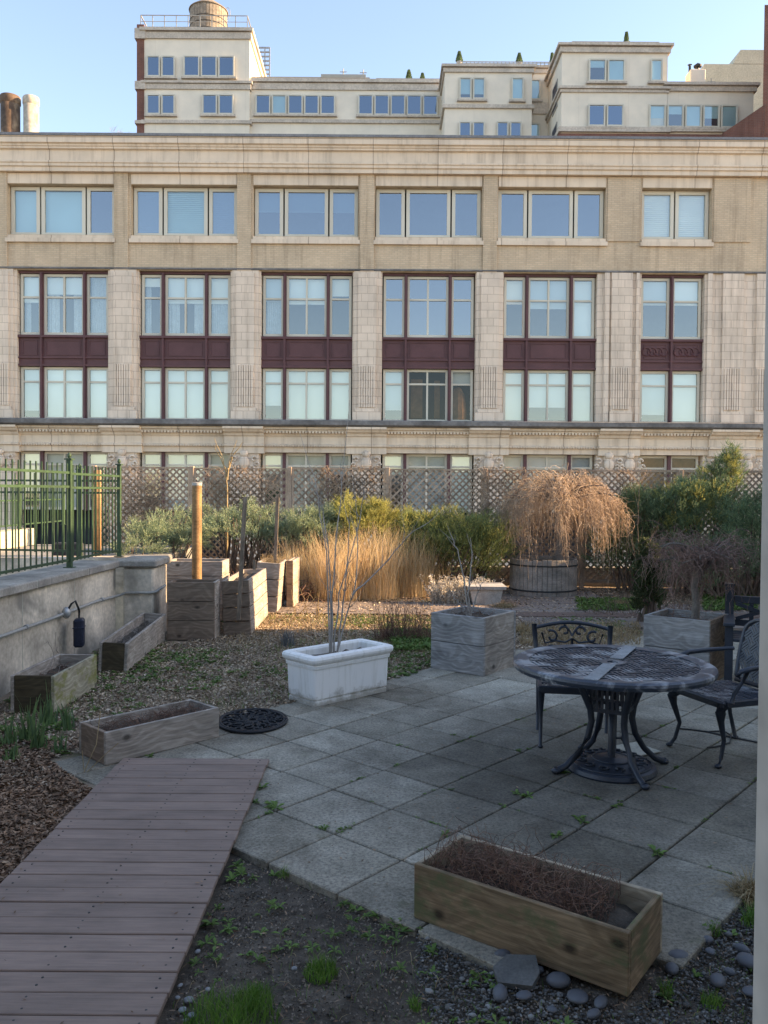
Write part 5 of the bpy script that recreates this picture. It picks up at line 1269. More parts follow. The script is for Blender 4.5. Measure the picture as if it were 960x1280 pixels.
grass_clump(360, 808, 26, 18, 160, 'lavender', 'small grey lavender tuft in the mulch above the white planter', 'lavender', .5, .006, group=None)
# tan dry mounds near the path
for px, py, lab in ((630, 760, 'mound of dry straw left of the round tub'), (648, 790, 'mound of dry straw behind the middle square planter'), (775, 757, 'dry straw tuft between tub and column evergreen')):
    x, y = G(px, py); n = 350; a = rng.uniform(0, 6.28, n); b = np.stack([.18 * np.cos(a) * rng.uniform(0, 1, n), .12 * np.sin(a) * rng.uniform(0, 1, n), 0 * a], 1)
    v, f = blades(b, .18 * rng.uniform(.5, 1, n), .006, 1.5, 5, .8); tag(mesh_obj('dry_grass', v, f, MT['straw'], loc=(x, y, 0)), lab, 'dry grass', 'mounds of dry straw')

# ------------------------------------------------------------------ furniture
CT = np.array(G(764, 961)); TH = P(764, 829, CT[1])[1] + .005; TRr = 123 / 1040 * CT[1]
def weave(m, inside, x0, x1, y0, y1, cell=.078, z=0, bw=.013, th=.007, M=None, rot=0, step=.006):
    nx = int((x1 - x0) / cell) + 1; ny = int((y1 - y0) / cell) + 1
    for i in range(nx):
        for j in range(ny):
            cx_, cy_ = x0 + (i + .5) * cell, y0 + (j + .5) * cell
            if not inside(cx_, cy_): continue
            for q in range(3):
                o = (q - 1) * cell / 3
                L = cell * .56
                if (i + j) % 2: m.box(cx_ - L, cx_ + L, cy_ + o - bw / 2, cy_ + o + bw / 2, z - th, z + (0 if q != 1 else .002), M)
                else: m.box(cx_ + o - bw / 2, cx_ + o + bw / 2, cy_ - L, cy_ + L, z - th - .001, z + .001, M)
tbl = thing('garden_table', 'round dark blue cast metal patio table with worn woven top', 'table', (CT[0], CT[1], 0), R(12))
m = MB(); weave(m, lambda x, y: math.hypot(x, y) < TRr - .075, -TRr, TRr, -TRr, TRr, cell=.095, bw=.0145, z=TH - .004)
m.build('tabletop', MT['slate_worn'], tbl)
m = MB(); m.lathe([(TRr - .10, TH - .016), (TRr - .10, TH + .001), (TRr - .02, TH + .006), (TRr, TH - .004), (TRr + .004, TH - .02), (TRr - .004, TH - .042), (TRr - .02, TH - .04), (TRr - .03, TH - .018), (TRr - .10, TH - .016)], (0, 0, 0), 72)
m.lathe([(.035, TH - .012), (.035, TH + .004), (.085, TH + .004), (.085, TH - .012), (.035, TH - .012)], (0, 0, 0), 28)
m.build('table_rim', MT['slate_worn'], tbl, smooth=False)
pa, pb = np.array(G(733, 846, TH)), np.array(G(784, 805, TH)); sa = math.atan2(*(pb - pa)[::-1]) - R(12)
for s in (-1, 1):
    Mx = Matrix.Rotation(sa, 4, 'Z'); MB().box(.10 * 1 if s > 0 else -TRr + .03, TRr - .03 if s > 0 else -.10, -.042, .042, TH + .003, TH + .011, Mx, bev=.003).build('seam_plate', MT['strip'], tbl)
rot0 = math.atan2(*(np.array(G(696, 967)) - CT)[::-1]) - R(12)
for k in range(4):
    a = rot0 + k * math.pi / 2; ca, sa_ = math.cos(a), math.sin(a)
    pr = [(.27, TH - .03), (.255, TH - .07), (.20, .50), (.155, .40), (.145, .32), (.17, .22), (.235, .12), (.32, .045), (.375, .022), (.40, .03)]
    MB().tube([(ca * r_, sa_ * r_, z) for r_, z in pr], [.022, .024, .024, .023, .022, .021, .02, .02, .022, .016], 8).ell((ca * .39, sa_ * .39, .02), (.03, .03, .02)).build('leg', MT['slate'], tbl, smooth=True)
m = MB(); 
for s in (-1, 1):
    for ax in (0, 1):
        def B_(x0, x1, z0, z1):
            if ax == 0: m.box(x0, x1, s * .112 - .006, s * .112 + .006, z0, z1, Matrix.Rotation(rot0 + R(45), 4, 'Z'))
            else: m.box(s * .112 - .006, s * .112 + .006, x0, x1, z0, z1, Matrix.Rotation(rot0 + R(45), 4, 'Z'))
        B_(-.106, .106, .53, .56); B_(-.106, .106, .385, .41)
        for k in range(7): B_(-.106 + k * .0323, -.106 + k * .0323 + .016, .41, .53)
        B_(-.106, .106, .46, .475)
m.build('apron', MT['slate'], tbl)
ub = thing('umbrella_base', 'round dark umbrella base with short pole under the table', 'umbrella base', (CT[0], CT[1], 0))
BR = 55 / 1040 * CT[1]
m = MB(); m.lathe([(0, 0), (BR, 0), (BR + .004, .012), (BR - .005, .035), (BR - .03, .045), (BR - .06, .042), (.1, .075), (.05, .085), (0, .085)], (0, 0, 0), 56); m.build('base', MT['slate'], ub, smooth=False)
m = MB()
for k in range(12):
    a = k * math.pi / 6; th = np.linspace(0, 5.5, 12); c0 = (.19 * math.cos(a), .19 * math.sin(a)); m.tube([(c0[0] + .036 * math.cos(t_ + a) * (1 - t_ / 11), c0[1] + .036 * math.sin(t_ + a) * (1 - t_ / 11), .063) for t_ in th], .007, 5)
for rr_ in (.12, .25): m.tube([(rr_ * math.cos(t_), rr_ * math.sin(t_), .072 if rr_ < .2 else .047) for t_ in np.linspace(0, 2 * math.pi, 40)], .006, 5)
m.build('relief', MT['slate'], ub, smooth=True)
MB().lathe([(.024, .07), (.024, .44), (.0, .44)], (0, 0, 0), 16).build('pole', MT['slate'], ub, smooth=True); MB().tube([(.02, 0, .2), (.06, 0, .2)], .007, 8).ell((.07, 0, .2), (.012, .02, .02)).build('knob', MT['slate'], ub)
cc = G(795, 938); o = tag(MB().box(-.11, .11, -.12, .12, .004, .014, bev=.003).build('stone_tile', MT['card'], loc=(cc[0], cc[1], 0), rotz=.5), 'flat cream tile lying on the slabs behind the umbrella base', 'tile')

def chair_scroll():
    BL, FLg, BRt = np.array(G(672, 912)), np.array(G(688, 940)), np.array(G(758, 916))
    ux = unit(BRt - BL); W_ = np.linalg.norm(BRt - BL); uy = np.array([ux[1], -ux[0]])     # uy: forward, towards the viewer
    t = thing('scroll_back_chair', 'dark blue cast metal chair with scroll work back behind the table', 'chair', (BL[0], BL[1], 0), math.atan2(ux[1], ux[0]))
    SH = .435; Dp = .45; Mf = None   # local: x right, -y forward
    # back posts
    zt_ = P(668, 778, BL[1] + .1)[1]
    for x in (0, W_):
        MB().tube([(x, 0, 0), (x, .0, .2), (x, -.01, SH), (x + (-.02 if x == 0 else .02), .05, SH + .2), (x + (-.03 if x == 0 else .03), .09, zt_ - .01)], [.014, .014, .017, .017, .02], 8, 1).build('leg', MT['slate'], t, smooth=True)
        m = MB(); m.tube([(x, -Dp, 0), (x, -Dp, .25), (x * .98 + .005, -Dp + .03, SH - .03)], [.012, .015, .026], 8).ell((x, -Dp, .012), (.02, .02, .012)); m.build('leg', MT['slate'], t, smooth=True)
    m = MB(); weave(m, lambda x, y: .02 < x < W_ - .02 and -Dp + .02 < y < 0, -.01, W_ + .03, -Dp, .02, .07, SH, .012); 
    m.build('seat', MT['slate_worn'], t)
    m = MB(); m.box(-.02, W_ + .02, -Dp - .02, -Dp + .01, SH - .05, SH + .004, bev=.008); m.box(-.02, W_ + .02, 0, .025, SH - .035, SH + .003, bev=.006); m.box(-.02, .01, -Dp + .01, 0, SH - .035, SH + .003, bev=.006); m.box(W_ - .01, W_ + .02, -Dp + .01, 0, SH - .035, SH + .003, bev=.006)
    m.build('seat_frame', MT['slate'], t)
    # back: arched top rail and scrolls
    m = MB(); n = 16; yb = .085
    m.tube([(-.02 + (W_ + .04) * q / n, yb, zt_ - .035 + .045 * math.sin(math.pi * q / n)) for q in range(n + 1)], .014, 8)
    m.tube([(-.01 + (W_ + .02) * q / n, .045, SH + .17) for q in range(n + 1)], .012, 8)
    cx_ = W_ / 2; zc = zt_ - .09
    def scroll(x, z, s, r0, turn=5.0, flip=1, a0=0):
        m.tube([(x + s * r0 * (1 - t_ / 8) * math.cos(a0 + t_), yb - .01, z + flip * r0 * (1 - t_ / 8) * math.sin(a0 + t_)) for t_ in np.linspace(0, turn, 16)], .0105, 6)
    for s in (-1, 1):
        scroll(cx_ + s * .055, zc + .035, s, .042, 5.2); scroll(cx_ + s * .15, zc - .01, s, .05, 5.2, 1, 1.0); scroll(cx_ + s * .16, zc - .10, s, .045, 5.2, -1, .5); scroll(cx_ + s * .055, zc - .11, s, .04, 5.0, -1)
        m.tube([(cx_, yb - .01, zc - .02), (cx_ + s * .05, yb - .01, zc - .05), (cx_ + s * .12, yb - .01, zc - .04), (cx_ + s * .2, yb - .01, zc - .06), (cx_ + s * .225, yb - .01, zc + .02)], .008, 6)
        m.tube([(cx_, yb - .01, zc + .0), (cx_ + s * .02, yb - .01, zc + .04), (cx_ + s * .06, yb - .01, zc + .085)], .008, 6); m.tube([(cx_, yb - .01, zc - .02), (cx_ + s * .01, .07, zc - .1), (cx_ + s * .03, .05, SH + .17)], .008, 6)
    m.build('backrest', MT['slate'], t, smooth=True)
    return t
chair_scroll()
def chair_weave():
    FL_, FR, RL = np.array(G(850, 936)), np.array(G(901, 959)), np.array(G(925, 931))
    f = unit(FL_ - FR); W_ = .46; ang_ = math.atan2(f[1], f[0])    # local x along the front edge from FR to FL; local -y... back is to the right
    t = thing('lattice_back_chair', 'dark blue cast metal armchair with basket weave back right of the table', 'chair', (FR[0], FR[1], 0), ang_ )
    SH = .43; Dp = .46   # local: x: 0..W front edge, y<0 is towards the back (to the right of picture)
    for x, sg in ((0, -1), (W_, 1)):
        m = MB(); m.tube([(x + sg * .015, .03, .015), (x + sg * .0, .0, .06), (x - sg * .01, -.03, .17), (x + sg * .005, .01, .30), (x + sg * .012, .02, .36), (x, -.0, SH - .03)], [.014, .013, .014, .022, .034, .045], 10).ell((x + sg * .015, .035, .015), (.022, .026, .015)); m.build('leg', MT['slate'], t, smooth=True)
        m = MB(); m.tube([(x + sg * .03, -Dp - .09, .0), (x + sg * .01, -Dp - .02, .2), (x - sg * .01, -Dp + .03, SH - .02)], [.015, .014, .02], 8).ell((x + sg * .03, -Dp - .09, .012), (.022, .024, .012)); m.build('leg', MT['slate'], t, smooth=True)
    m = MB(); weave(m, lambda x, y: .0 < x < W_ and -Dp + .01 < y < -.01, -.02, W_ + .04, -Dp, .02, .068, SH + .006, .012); m.build('seat', MT['slate_worn'], t)
    m = MB(); m.box(-.035, W_ + .035, -.01, .03, SH - .045, SH + .006, bev=.012); m.box(-.03, W_ + .03, -Dp - .01, -Dp + .02, SH - .035, SH + .004, bev=.008); m.box(-.035, 0, -Dp + .02, -.01, SH - .04, SH + .005, bev=.008); m.box(W_, W_ + .035, -Dp + .02, -.01, SH - .04, SH + .005, bev=.008)
    m.build('seat_frame', MT['slate'], t)
    # backrest: tapered upright oval panel
    H0, H1 = SH + .03, .90; lean = .16
    def half(z):
        u = (z - H0) / (H1 - H0); return .165 + .055 * math.sin(min(1, u * 1.25) * math.pi / 2) if u < .8 else (.22 * math.sqrt(max(0, 1 - ((u - .8) / .2) ** 2)) * .85 + .033 * (1 - (u - .8) / .2))
    out = []; zs = np.linspace(H0, H1, 18)
    for z in zs: out.append((W_ / 2 - half(z), -Dp - lean * (z - H0) / (H1 - H0), z))
    for z in zs[::-1]: out.append((W_ / 2 + half(z), -Dp - lean * (z - H0) / (H1 - H0), z))
    out.append(out[0]); m = MB(); m.tube(out, .016, 8); m.build('back_frame', MT['slate'], t, smooth=True)
    m = MB(); Mx = Matrix.Translation((W_ / 2, -Dp, H0)) @ Matrix.Rotation(math.atan2(lean, H1 - H0), 4, 'X') @ Matrix.Rotation(math.pi / 2, 4, 'X')
    Lb = math.hypot(lean, H1 - H0); r45 = Matrix.Rotation(R(45), 4, 'Z')
    def ins(x, y):
        c = r45 @ Vector((x, y, 0)); z = H0 + c.y * (H1 - H0) / Lb; return .0 < c.y < Lb - .02 and abs(c.x) < half(z) - .02
    weave(m, ins, -.6, .6, -.6, .6, .062, 0, .015, .006, Mx @ r45); m.build('backrest', MT['slate'], t)
    for x, sg in ((-.03, -1), (W_ + .03, 1)):
        m = MB(); m.tube([(x, -Dp - .06, SH + .23), (x + sg * .03, -Dp + .10, SH + .225), (x + sg * .04, -.16, SH + .215), (x + sg * .03, -.09, SH + .20), (x + sg * .02, -.075, SH + .17), (x + sg * .02, -.10, SH + .155)], [.014, .016, .018, .017, .014, .008], 8)
        m.tube([(x + sg * .035, -.15, SH + .205), (x + sg * .01, -.12, SH + .12), (x, -.07, SH + .05), (x, -.05, SH - .01)], [.012, .012, .014, .018], 8); m.build('armrest', MT['slate'], t, smooth=True)
    return t
chair_weave()
# dark bench with crossed back at right edge
def bench():
    fp = np.array(G(910, 858)); bp_ = fp + np.array([.30, .72]); 
    u = unit(bp_ - fp); rgt = np.array([u[1], -u[0]])
    t = thing('garden_bench', 'dark blue bench with crossed back slats cut by the right edge', 'bench', (fp[0], fp[1], 0), math.atan2(rgt[1], rgt[0]))
    D = .62; zA = P(910, 779, fp[1])[1]; zB = P(931, 731, fp[1] + D)[1]; Wb = 1.5
    for x in (0, Wb):
        MB().box(x - .035, x + .035, -.035, .035, 0, zA - .02, bev=.004).build('leg', MT['slate'], t); MB().box(x - .04, x + .04, D - .04, D + .04, 0, zB, bev=.004).box(x - .047, x + .047, D - .047, D + .047, zB, zB + .02).build('leg', MT['slate'], t)
        MB().box(x - .05, x + .05, -.08, D - .04, zA - .02, zA + .01, bev=.006).build('armrest', MT['slate'], t)
    m = MB(); z0, z1 = zB - .10, .48
    m.box(.041, Wb - .041, D - .02, D + .02, z0 - .07, z0, bev=.004); m.box(.041, Wb - .041, D - .02, D + .02, z1, z1 + .06, bev=.004)
    for k in range(6): x = .2 + k * .22; m.box(x - .02, x + .02, D - .019, D + .019, z1 + .06, z0 - .07)
    for k in range(3):
        for s in (1, -1):
            xa = .06 + k * .46; L = math.hypot(.44, z0 - z1 - .14); a = math.atan2((z0 - z1 - .14) * s, .44)
            m.box(-L / 2, L / 2, -.012 + .006 * s, .012 + .006 * s, -.018, .018, Matrix.Translation((xa + .22, D - .03, (z0 + z1) / 2)) @ Matrix.Rotation(-a, 4, 'Y'))
    m.build('backrest', MT['slate'], t)
    m = MB()
    for k in range(5): m.box(-.03, Wb + .03, -.03 + k * .115, .07 + k * .115, .42, .445, bev=.004)
    m.build('seat', MT['slate'], t)
bench()
# black cord on the slabs
pts = [G(850, 912), G(862, 913), G(884, 916), G(905, 921), G(925, 925), G(950, 930), G(975, 934)]
tag(MB().tube([(x, y, .008) for x, y in pts], .006, 6).tube([(x, y, .009) for x, y in (G(884, 916), G(905, 915), G(914, 921), G(912, 930), G(896, 935), G(884, 936))], .006, 6).build('cable', MT['metal_dark'], smooth=True), 'thin black cable looping over the slabs under the basket weave chair', 'cable')

# half round openwork rubber mat
mc = np.array(G(316, 897)); mat_t = thing('rubber_mat', 'half round black openwork rubber mat beside the grey planter', 'mat', (mc[0], mc[1], 0), R(8))
MRx = 42 / 1040 * mc[1]; m = MB()
def mr(a): return (MRx * math.cos(a), (MRx * 1.25) * math.sin(a) - MRx * .45)
for rr_ in (1.0, .93): m.tube([(mr(a)[0] * rr_, mr(a)[1] * rr_, .012) for a in np.linspace(0, 2 * math.pi, 48)], .011, 6)
m.build('border', MT['rubber'], mat_t, smooth=True)
m = MB()
for k in range(9):
    for j in range(3):
        a = k * 2 * math.pi / 9 + j * .3; r0_ = (.78, .52, .24)[j]; c = (MRx * r0_ * math.cos(a), MRx * 1.25 * r0_ * math.sin(a) - MRx * .45)
        m.tube([(c[0] + .05 * math.cos(t_ + a) * (1 - t_ / 9), c[1] + .05 * math.sin(t_ + a) * (1 - t_ / 9), .011) for t_ in np.linspace(0, 6, 14)], .009, 5)
for k in range(9):
    a = (k + .5) * 2 * math.pi / 9; m.tube([(MRx * s_ * math.cos(a + .3 * math.sin(s_ * 7)), MRx * 1.25 * s_ * math.sin(a + .3 * math.sin(s_ * 7)) - MRx * .45, .010) for s_ in np.linspace(.1, .93, 10)], .009, 5)
m.build('scroll_pattern', MT['rubber'], mat_t, smooth=True)
m = MB(); m.prism([(mr(a)[0] * .96, mr(a)[1] * .96) for a in np.linspace(0, 2 * math.pi, 40)[:-1]], .001, .004); m.build('backing', MT['rubber'], mat_t)

# ------------------------------------------------------------------ chips, gravel, stones, weeds
def chips(poly, n, L, Wd, mat, name, label, z=-.005, thick=.5, zr=.018, cat='mulch', dens=None):
    q = scatter(poly, n)
    if dens is not None: q = q[dens(q)]
    n = len(q); az = rng.uniform(0, 6.28, n); tl = rng.normal(size=n) * .35; rl = rng.normal(size=n) * .5
    d = unit(np.stack([np.cos(az), np.sin(az), tl], 1)); s = unit(np.stack([-np.sin(az), np.cos(az), rl], 1)); up = np.cross(d, s)
    Ls = L * rng.uniform(.35, 1.2, n)[:, None]; Ws = Wd * rng.uniform(.5, 1.3, n)[:, None]; c = np.concatenate([q, (z + rng.uniform(0, zr, n))[:, None]], 1); T = Ws * thick
    v = np.stack([c - d * Ls / 2, c + s * Ws / 2 + up * T, c + d * Ls / 2, c - s * Ws / 2 + up * T * .3], 1)
    return tag(quads_obj(name, v, MT[mat]), label, cat, kind='stuff')
left_bed = [(-3.2, 4.9), (-1.95, 4.9), (-2.2, 5.42), (-1.35, 6.3), (-.1, 7.55), (.9, 8.9), (3.3, 10.6), (3.3, 11.8), (-2.1, 11.8), (-2.3, 9.6), (-3.1, 9.6)]
chips(left_bed, 60000, .045, .014, 'chip', 'wood_chips', 'brown wood chip mulch covering the left beds')
chips([(-3.3, 3.0), (-1.70, 3.0), (-1.70, 4.85), (-2.2, 5.42), (-2.0, 5.8), (-3.2, 5.8)], 42000, .05, .013, 'chip_red', 'wood_chips', 'coarse brown wood chips beside the boardwalk')
chips([(-2, 11.6), (7, 11.6), (7, 15.4), (-4.5, 15.4), (-4.5, 12.5)], 15000, .07, .02, 'chip', 'leaf_litter', 'dry leaf litter under the shrubs at the back', z=0)
soilpoly = [kg(-2.03, 1.5), kg(-2.03, 4.4), kg(-1.2, 6.0), (2.4, 4.8), (2.4, 1.0), (-.73, 1.0), (-.73, 3.95)]
soilpoly = [(-.73, 4.0), kg(-2.03, 1.6), kg(-2.03, 5.0), kg(-1, 5.03), kg(-1, 6.03), kg(4, 6.03), (3.2, 5.2), (3.2, 1.6), (-.73, 1.6)]
chips(soilpoly, 42000, .014, .010, 'crumb', 'soil_crumbs', 'dark crumbly soil in front of the patio', z=-.03, cat='soil', zr=.012)
chips(soilpoly, 2600, .03, .006, 'chip_red', 'wood_chips', 'scattered chips on the dark soil', z=-.024)
def rocks(pts, size, mat, name, flat=.6, parent=None, sub=1):
    # small irregular stones from a jittered octahedron subdivided once
    base = [(1, 0, 0), (-1, 0, 0), (0, 1, 0), (0, -1, 0), (0, 0, 1), (0, 0, -1)]
    import bmesh
    b = bmesh.new(); bmesh.ops.create_icosphere(b, subdivisions=sub, radius=1); bv = np.array([v.co[:] for v in b.verts]); bf = np.array([[v.index for v in f.verts] for f in b.faces]); b.free()
    n = len(pts); jit = 1 + rng.normal(size=(n, len(bv), 1)) * (.13 if sub < 2 else .02); sc_ = size[:, None, None] * rng.uniform(.6, 1.15, (n, 1, 3)) * np.array([1, 1, flat])
    az = rng.uniform(0, 6.28, n); ca, sa_ = np.cos(az)[:, None], np.sin(az)[:, None]
    v = bv[None] * jit * sc_; x = v[..., 0] * ca - v[..., 1] * sa_; y = v[..., 0] * sa_ + v[..., 1] * ca; v = np.stack([x, y, v[..., 2]], -1) + pts[:, None, :]
    f = (bf[None] + (np.arange(n) * len(bv))[:, None, None]).reshape(-1, 3)
    return v.reshape(-1, 3), f
gp = [G(520, 1150), G(600, 1200), G(785, 1262), G(850, 1200), G(900, 1140), G(945, 1075), G(1000, 1075), G(1000, 1300), G(560, 1300), G(520, 1230)]
q = scatter(gp, 6000); q3 = np.concatenate([q, rng.uniform(-.03, -.012, len(q))[:, None]], 1)
v, f = rocks(q3, rng.uniform(.0025, .0085, len(q)) * np.where(rng.uniform(size=len(q)) < .05, 2.1, 1), 'gravel', 'gravel'); tag(mesh_obj('gravel', v, f, MT['gravel']), 'dark grey gravel around the nearest planter', 'gravel', kind='stuff')
q = scatter(soilpoly, 900); q3 = np.concatenate([q, rng.uniform(-.03, -.02, len(q))[:, None]], 1)
v, f = rocks(q3, rng.uniform(.003, .010, len(q)) , 'gravel', 'gravel'); tag(mesh_obj('gravel', v, f, MT['gravel']), 'scattered grit on the dark soil', 'gravel', kind='stuff')
q = np.array([G(px, py) for px, py in ((222, 1240), (228, 1255), (236, 1243), (240, 1262), (247, 1183), (368, 1204), (232, 1268), (225, 1225), (260, 1230))]); q3 = np.concatenate([q, np.full((len(q), 1), -.02)], 1)
v, f = rocks(q3, rng.uniform(.010, .02, len(q)), 'x', 'x', sub=2); tag(mesh_obj('grit_stones', v, f, mottled('pale_grit', (.26, .27, .28), .2, 30, 90)), 'few small pale stones beside the boardwalk edge', 'stones', kind='stuff')
STN = [(698, 1227, 15, 'round grey river stone in the middle of the row'), (645, 1218, 0, ''), (628, 1195, 12, 'oval blue grey stone behind the flat slab stone'), (625, 1243, 15, 'wide flat grey stone at the lower left of the planter'), (655, 1245, 11, 'small dark stone just right of the wide one'), (722, 1247, 14, 'dark wet looking stone under the planter corner'),
       (751, 1254, 13, 'dark stone below the planter corner'), (672, 1212, 8, 'small dark stone between flat slab and round stone'), (715, 1210, 9, 'half hidden stone against the planter board'), (848, 1196, 13, 'grey stone right of the planter end'), (840, 1212, 12, 'black stone touching the planter end'),
       (935, 1203, 15, 'large blue grey stone by the open door edge'), (888, 1190, 10, 'oval stone left of the large blue grey one'), (897, 1227, 14, 'grey stone in the lower right weeds'), (928, 1187, 10, 'pale oval stone above the large blue grey one'), (885, 1175, 9, 'small dark stone near the slab corner'), (912, 1215, 9, 'small dark stone below the large blue grey one'), (742, 1268, 11, 'dark stone at the bottom beside the gravel'), (690, 1262, 9, 'small flat stone at the bottom of the gravel'), (938, 1240, 11, 'dark stone low by the door edge')]
for px, py, s, lab in STN:
    if not s: continue
    x, y = G(px, py, -.01); r_ = s / 1040 * y * .95
    v, f = rocks(np.array([[0, 0, 0]]), np.array([r_]), 'x', 'x', flat=.55, sub=3)
    tag(mesh_obj('river_stone', v, f, MT['pebble'], smooth=True, loc=(x, y, r_ * .25 - .015)), lab, 'stone', 'river stones around the planter')
x, y = G(647, 1217, 0); m = MB(); m.prism([(-.085, -.045), (.03, -.085), (.075, -.03), (.085, .055), (-.02, .08), (-.085, .03)], -.01, .012)
tag(m.build('slab_stone', mottled('slab_stone', (.12, .12, .115), .25, 8, 90), loc=(x, y, .006), rotz=.1), 'flat broken slab of grey stone left of the round stone', 'stone').rotation_euler = (.2, -.1, .1)
# weeds: broad leaf rosettes
def rosettes(pts, size, mat, name, label, nl=9, cat='weeds', up=.5):
    n = len(pts); c = np.repeat(pts, nl, 0); az = rng.uniform(0, 6.28, n * nl); sz = np.repeat(size, nl)
    d = unit(np.stack([np.cos(az), np.sin(az), rng.uniform(.1, .1 + up * 1.5, n * nl)], 1)); L = sz * rng.uniform(.5, 1.1, n * nl)
    s = unit(np.cross(d, np.array([0, 0, 1.0]))) * (L * .15)[:, None]; mid = c + d * (L * .55)[:, None] + np.array([0, 0, .0]); tip = c + d * L[:, None]; tip[:, 2] -= L * .25
    v = np.stack([c, mid + s, tip, mid - s], 1); return tag(quads_obj(name, v, MT[mat]), label, cat, kind='stuff')
q = scatter(left_bed, 5200)
dn = np.sin(q[:, 0] * 2.1 + 1) + np.sin(q[:, 1] * 1.7) + np.sin(q[:, 0] * 4.3 - q[:, 1] * 3.1) * .6 + rng.normal(size=len(q)) * .55
q = q[(dn > .35) & (q[:, 1] > 5.5)]; rosettes(np.c_[q, np.full(len(q), .0)], rng.uniform(.02, .085, len(q)), 'weed', 'weeds', 'small green weeds spreading through the mulch', 11)
q = scatter(soilpoly, 1700); dn = np.sin(q[:, 0] * 5) + np.sin(q[:, 1] * 6) + rng.normal(size=len(q)) * .7; q = q[dn > .1]
rosettes(np.c_[q, np.full(len(q), -.02)], rng.uniform(.012, .055, len(q)), 'weed', 'weeds', 'small weeds in the dark soil', 9)
# weeds in the slab joints
jq = []
for _ in range(520):
    if random.random() < .6: k, mm_ = random.uniform(-2, 6), random.choice([1, 2, 3, 4, 5])
    else: k, mm_ = random.choice([-1, 0, 1, 2, 3]), random.uniform(0, 6)
    s = math.sin(k * 3.1 + mm_ * 5.3) + math.sin(k * 7.7 - mm_ * 2.1)
    if s > .75: jq.append(kg(k + random.gauss(0, .01), mm_ + random.gauss(0, .012)))
jq = np.array(jq); rosettes(np.c_[jq, np.full(len(jq), .0)], rng.uniform(.012, .035, len(jq)), 'weed', 'weeds', 'tiny weeds growing in the joints of the slabs', 8)
for px, py, s in ((172, 953, .07), (187, 946, .06), (330, 975, .05), (320, 1003, .06), (697, 968, .06), (557, 1043, .06), (725, 1025, .05), (820, 1065, .06), (660, 993, .04), (690, 1003, .04)):
    pass
q = np.array([G(*p) for p in ((172, 953), (187, 946), (327, 985), (321, 1003), (700, 966), (557, 1043), (724, 1023), (728, 1028), (818, 1064), (822, 1068), (660, 995), (645, 992), (695, 1045), (405, 1035), (345, 1010), (340, 1005))])
rosettes(np.c_[q, np.full(len(q), .0)], rng.uniform(.04, .075, len(q)), 'weed', 'weeds', 'larger weeds at slab corners and the boardwalk edge', 12)
q = np.array([G(*p) for p in ((296, 1078), (303, 1088), (318, 1092), (342, 1090), (290, 1095), (430, 1125), (440, 1132), (470, 1140), (495, 1150), (265, 1150), (262, 1190), (340, 1125), (500, 1205), (515, 1248), (610, 1160), (880, 1160), (892, 1155), (832, 1240), (835, 1245), (900, 1245), (870, 1215))])
rosettes(np.c_[q, np.full(len(q), -.02)], rng.uniform(.03, .06, len(q)), 'weed', 'weeds', 'leafy weeds along the patio edge', 16, up=1)
# grass tufts
def tuft(px, py, n, r_, h, label, mat='grass', lean=.5, w_=.0035, name='grass_tuft', group='grass tufts', cat='grass tuft'):
    x, y = G(px, py); a = rng.uniform(0, 6.28, n); rr_ = r_ * rng.uniform(0, 1, n) ** .6; b = np.stack([rr_ * np.cos(a), rr_ * np.sin(a), 0 * a - .02], 1)
    v, f = blades(b, h * rng.uniform(.25, 1, n) * (1.15 - .6 * (rr_ / r_) ** 2), w_ * .8, lean * 1.3, 5, .45); return tag(mesh_obj(name, v, f, MT[mat], loc=(x, y, 0)), label, cat, group)
tuft(287, 1275, 900, .17, .12, 'largest bright green grass tuft at the bottom by the boardwalk'); tuft(318, 1245, 350, .07, .08, 'smaller grass tuft above right of the largest one'); tuft(401, 1212, 420, .065, .085, 'round bright grass tuft in the middle of the soil')
tuft(520, 1255, 60, .02, .09, 'thin grass tuft right of the round one near the bottom'); tuft(893, 1162, 90, .025, .08, 'small green tuft at the slab corner near the nearest planter'); tuft(834, 1236, 70, .025, .09, 'green tuft right below the nearest planter end'); tuft(890, 1250, 120, .04, .07, 'green tuft at the bottom right by the stones')
tuft(945, 1150, 260, .06, .12, 'green tuft at the right edge beside the open door', lean=.8)
tuft(935, 1118, 420, .07, .17, 'brown drooping grass clump at the right edge of the slabs', 'straw', 1.3, .006, 'dry_grass', None, 'dry grass'); tuft(355, 1090, 60, .03, .07, 'small tuft beside the patio corner')
for px, py, h, lab in ((36, 925, .30, 'clump of bulb leaves at the left edge'), (62, 905, .26, 'bulb leaves just in front of the mossy planter'), (84, 912, .24, 'bulb leaves right of the mossy planter corner'), (48, 935, .26, 'tall budding bulb clump in front of the mossy planter'), (12, 930, .20, 'bulb leaves cut by the left edge'), (72, 940, .14, 'short bulb leaves nearest the grey planter'), (14, 950, .12, 'short leaves at the lower left edge')):
    tuft(px, py, 34, .06, h * 1.35, lab, 'daff', .22, .020, 'bulb_plant', 'bulb plants by the mossy planter', 'plant')
for px, py, lab in ((745, 790, 'green bulb leaves behind the scroll back chair'), (770, 786, 'green bulb leaves right of the scroll back chair')):
    tuft(px, py, 26, .12, .16, lab, 'daff', .5, .012, 'bulb_plant', 'bulb plants by the path', 'plant')
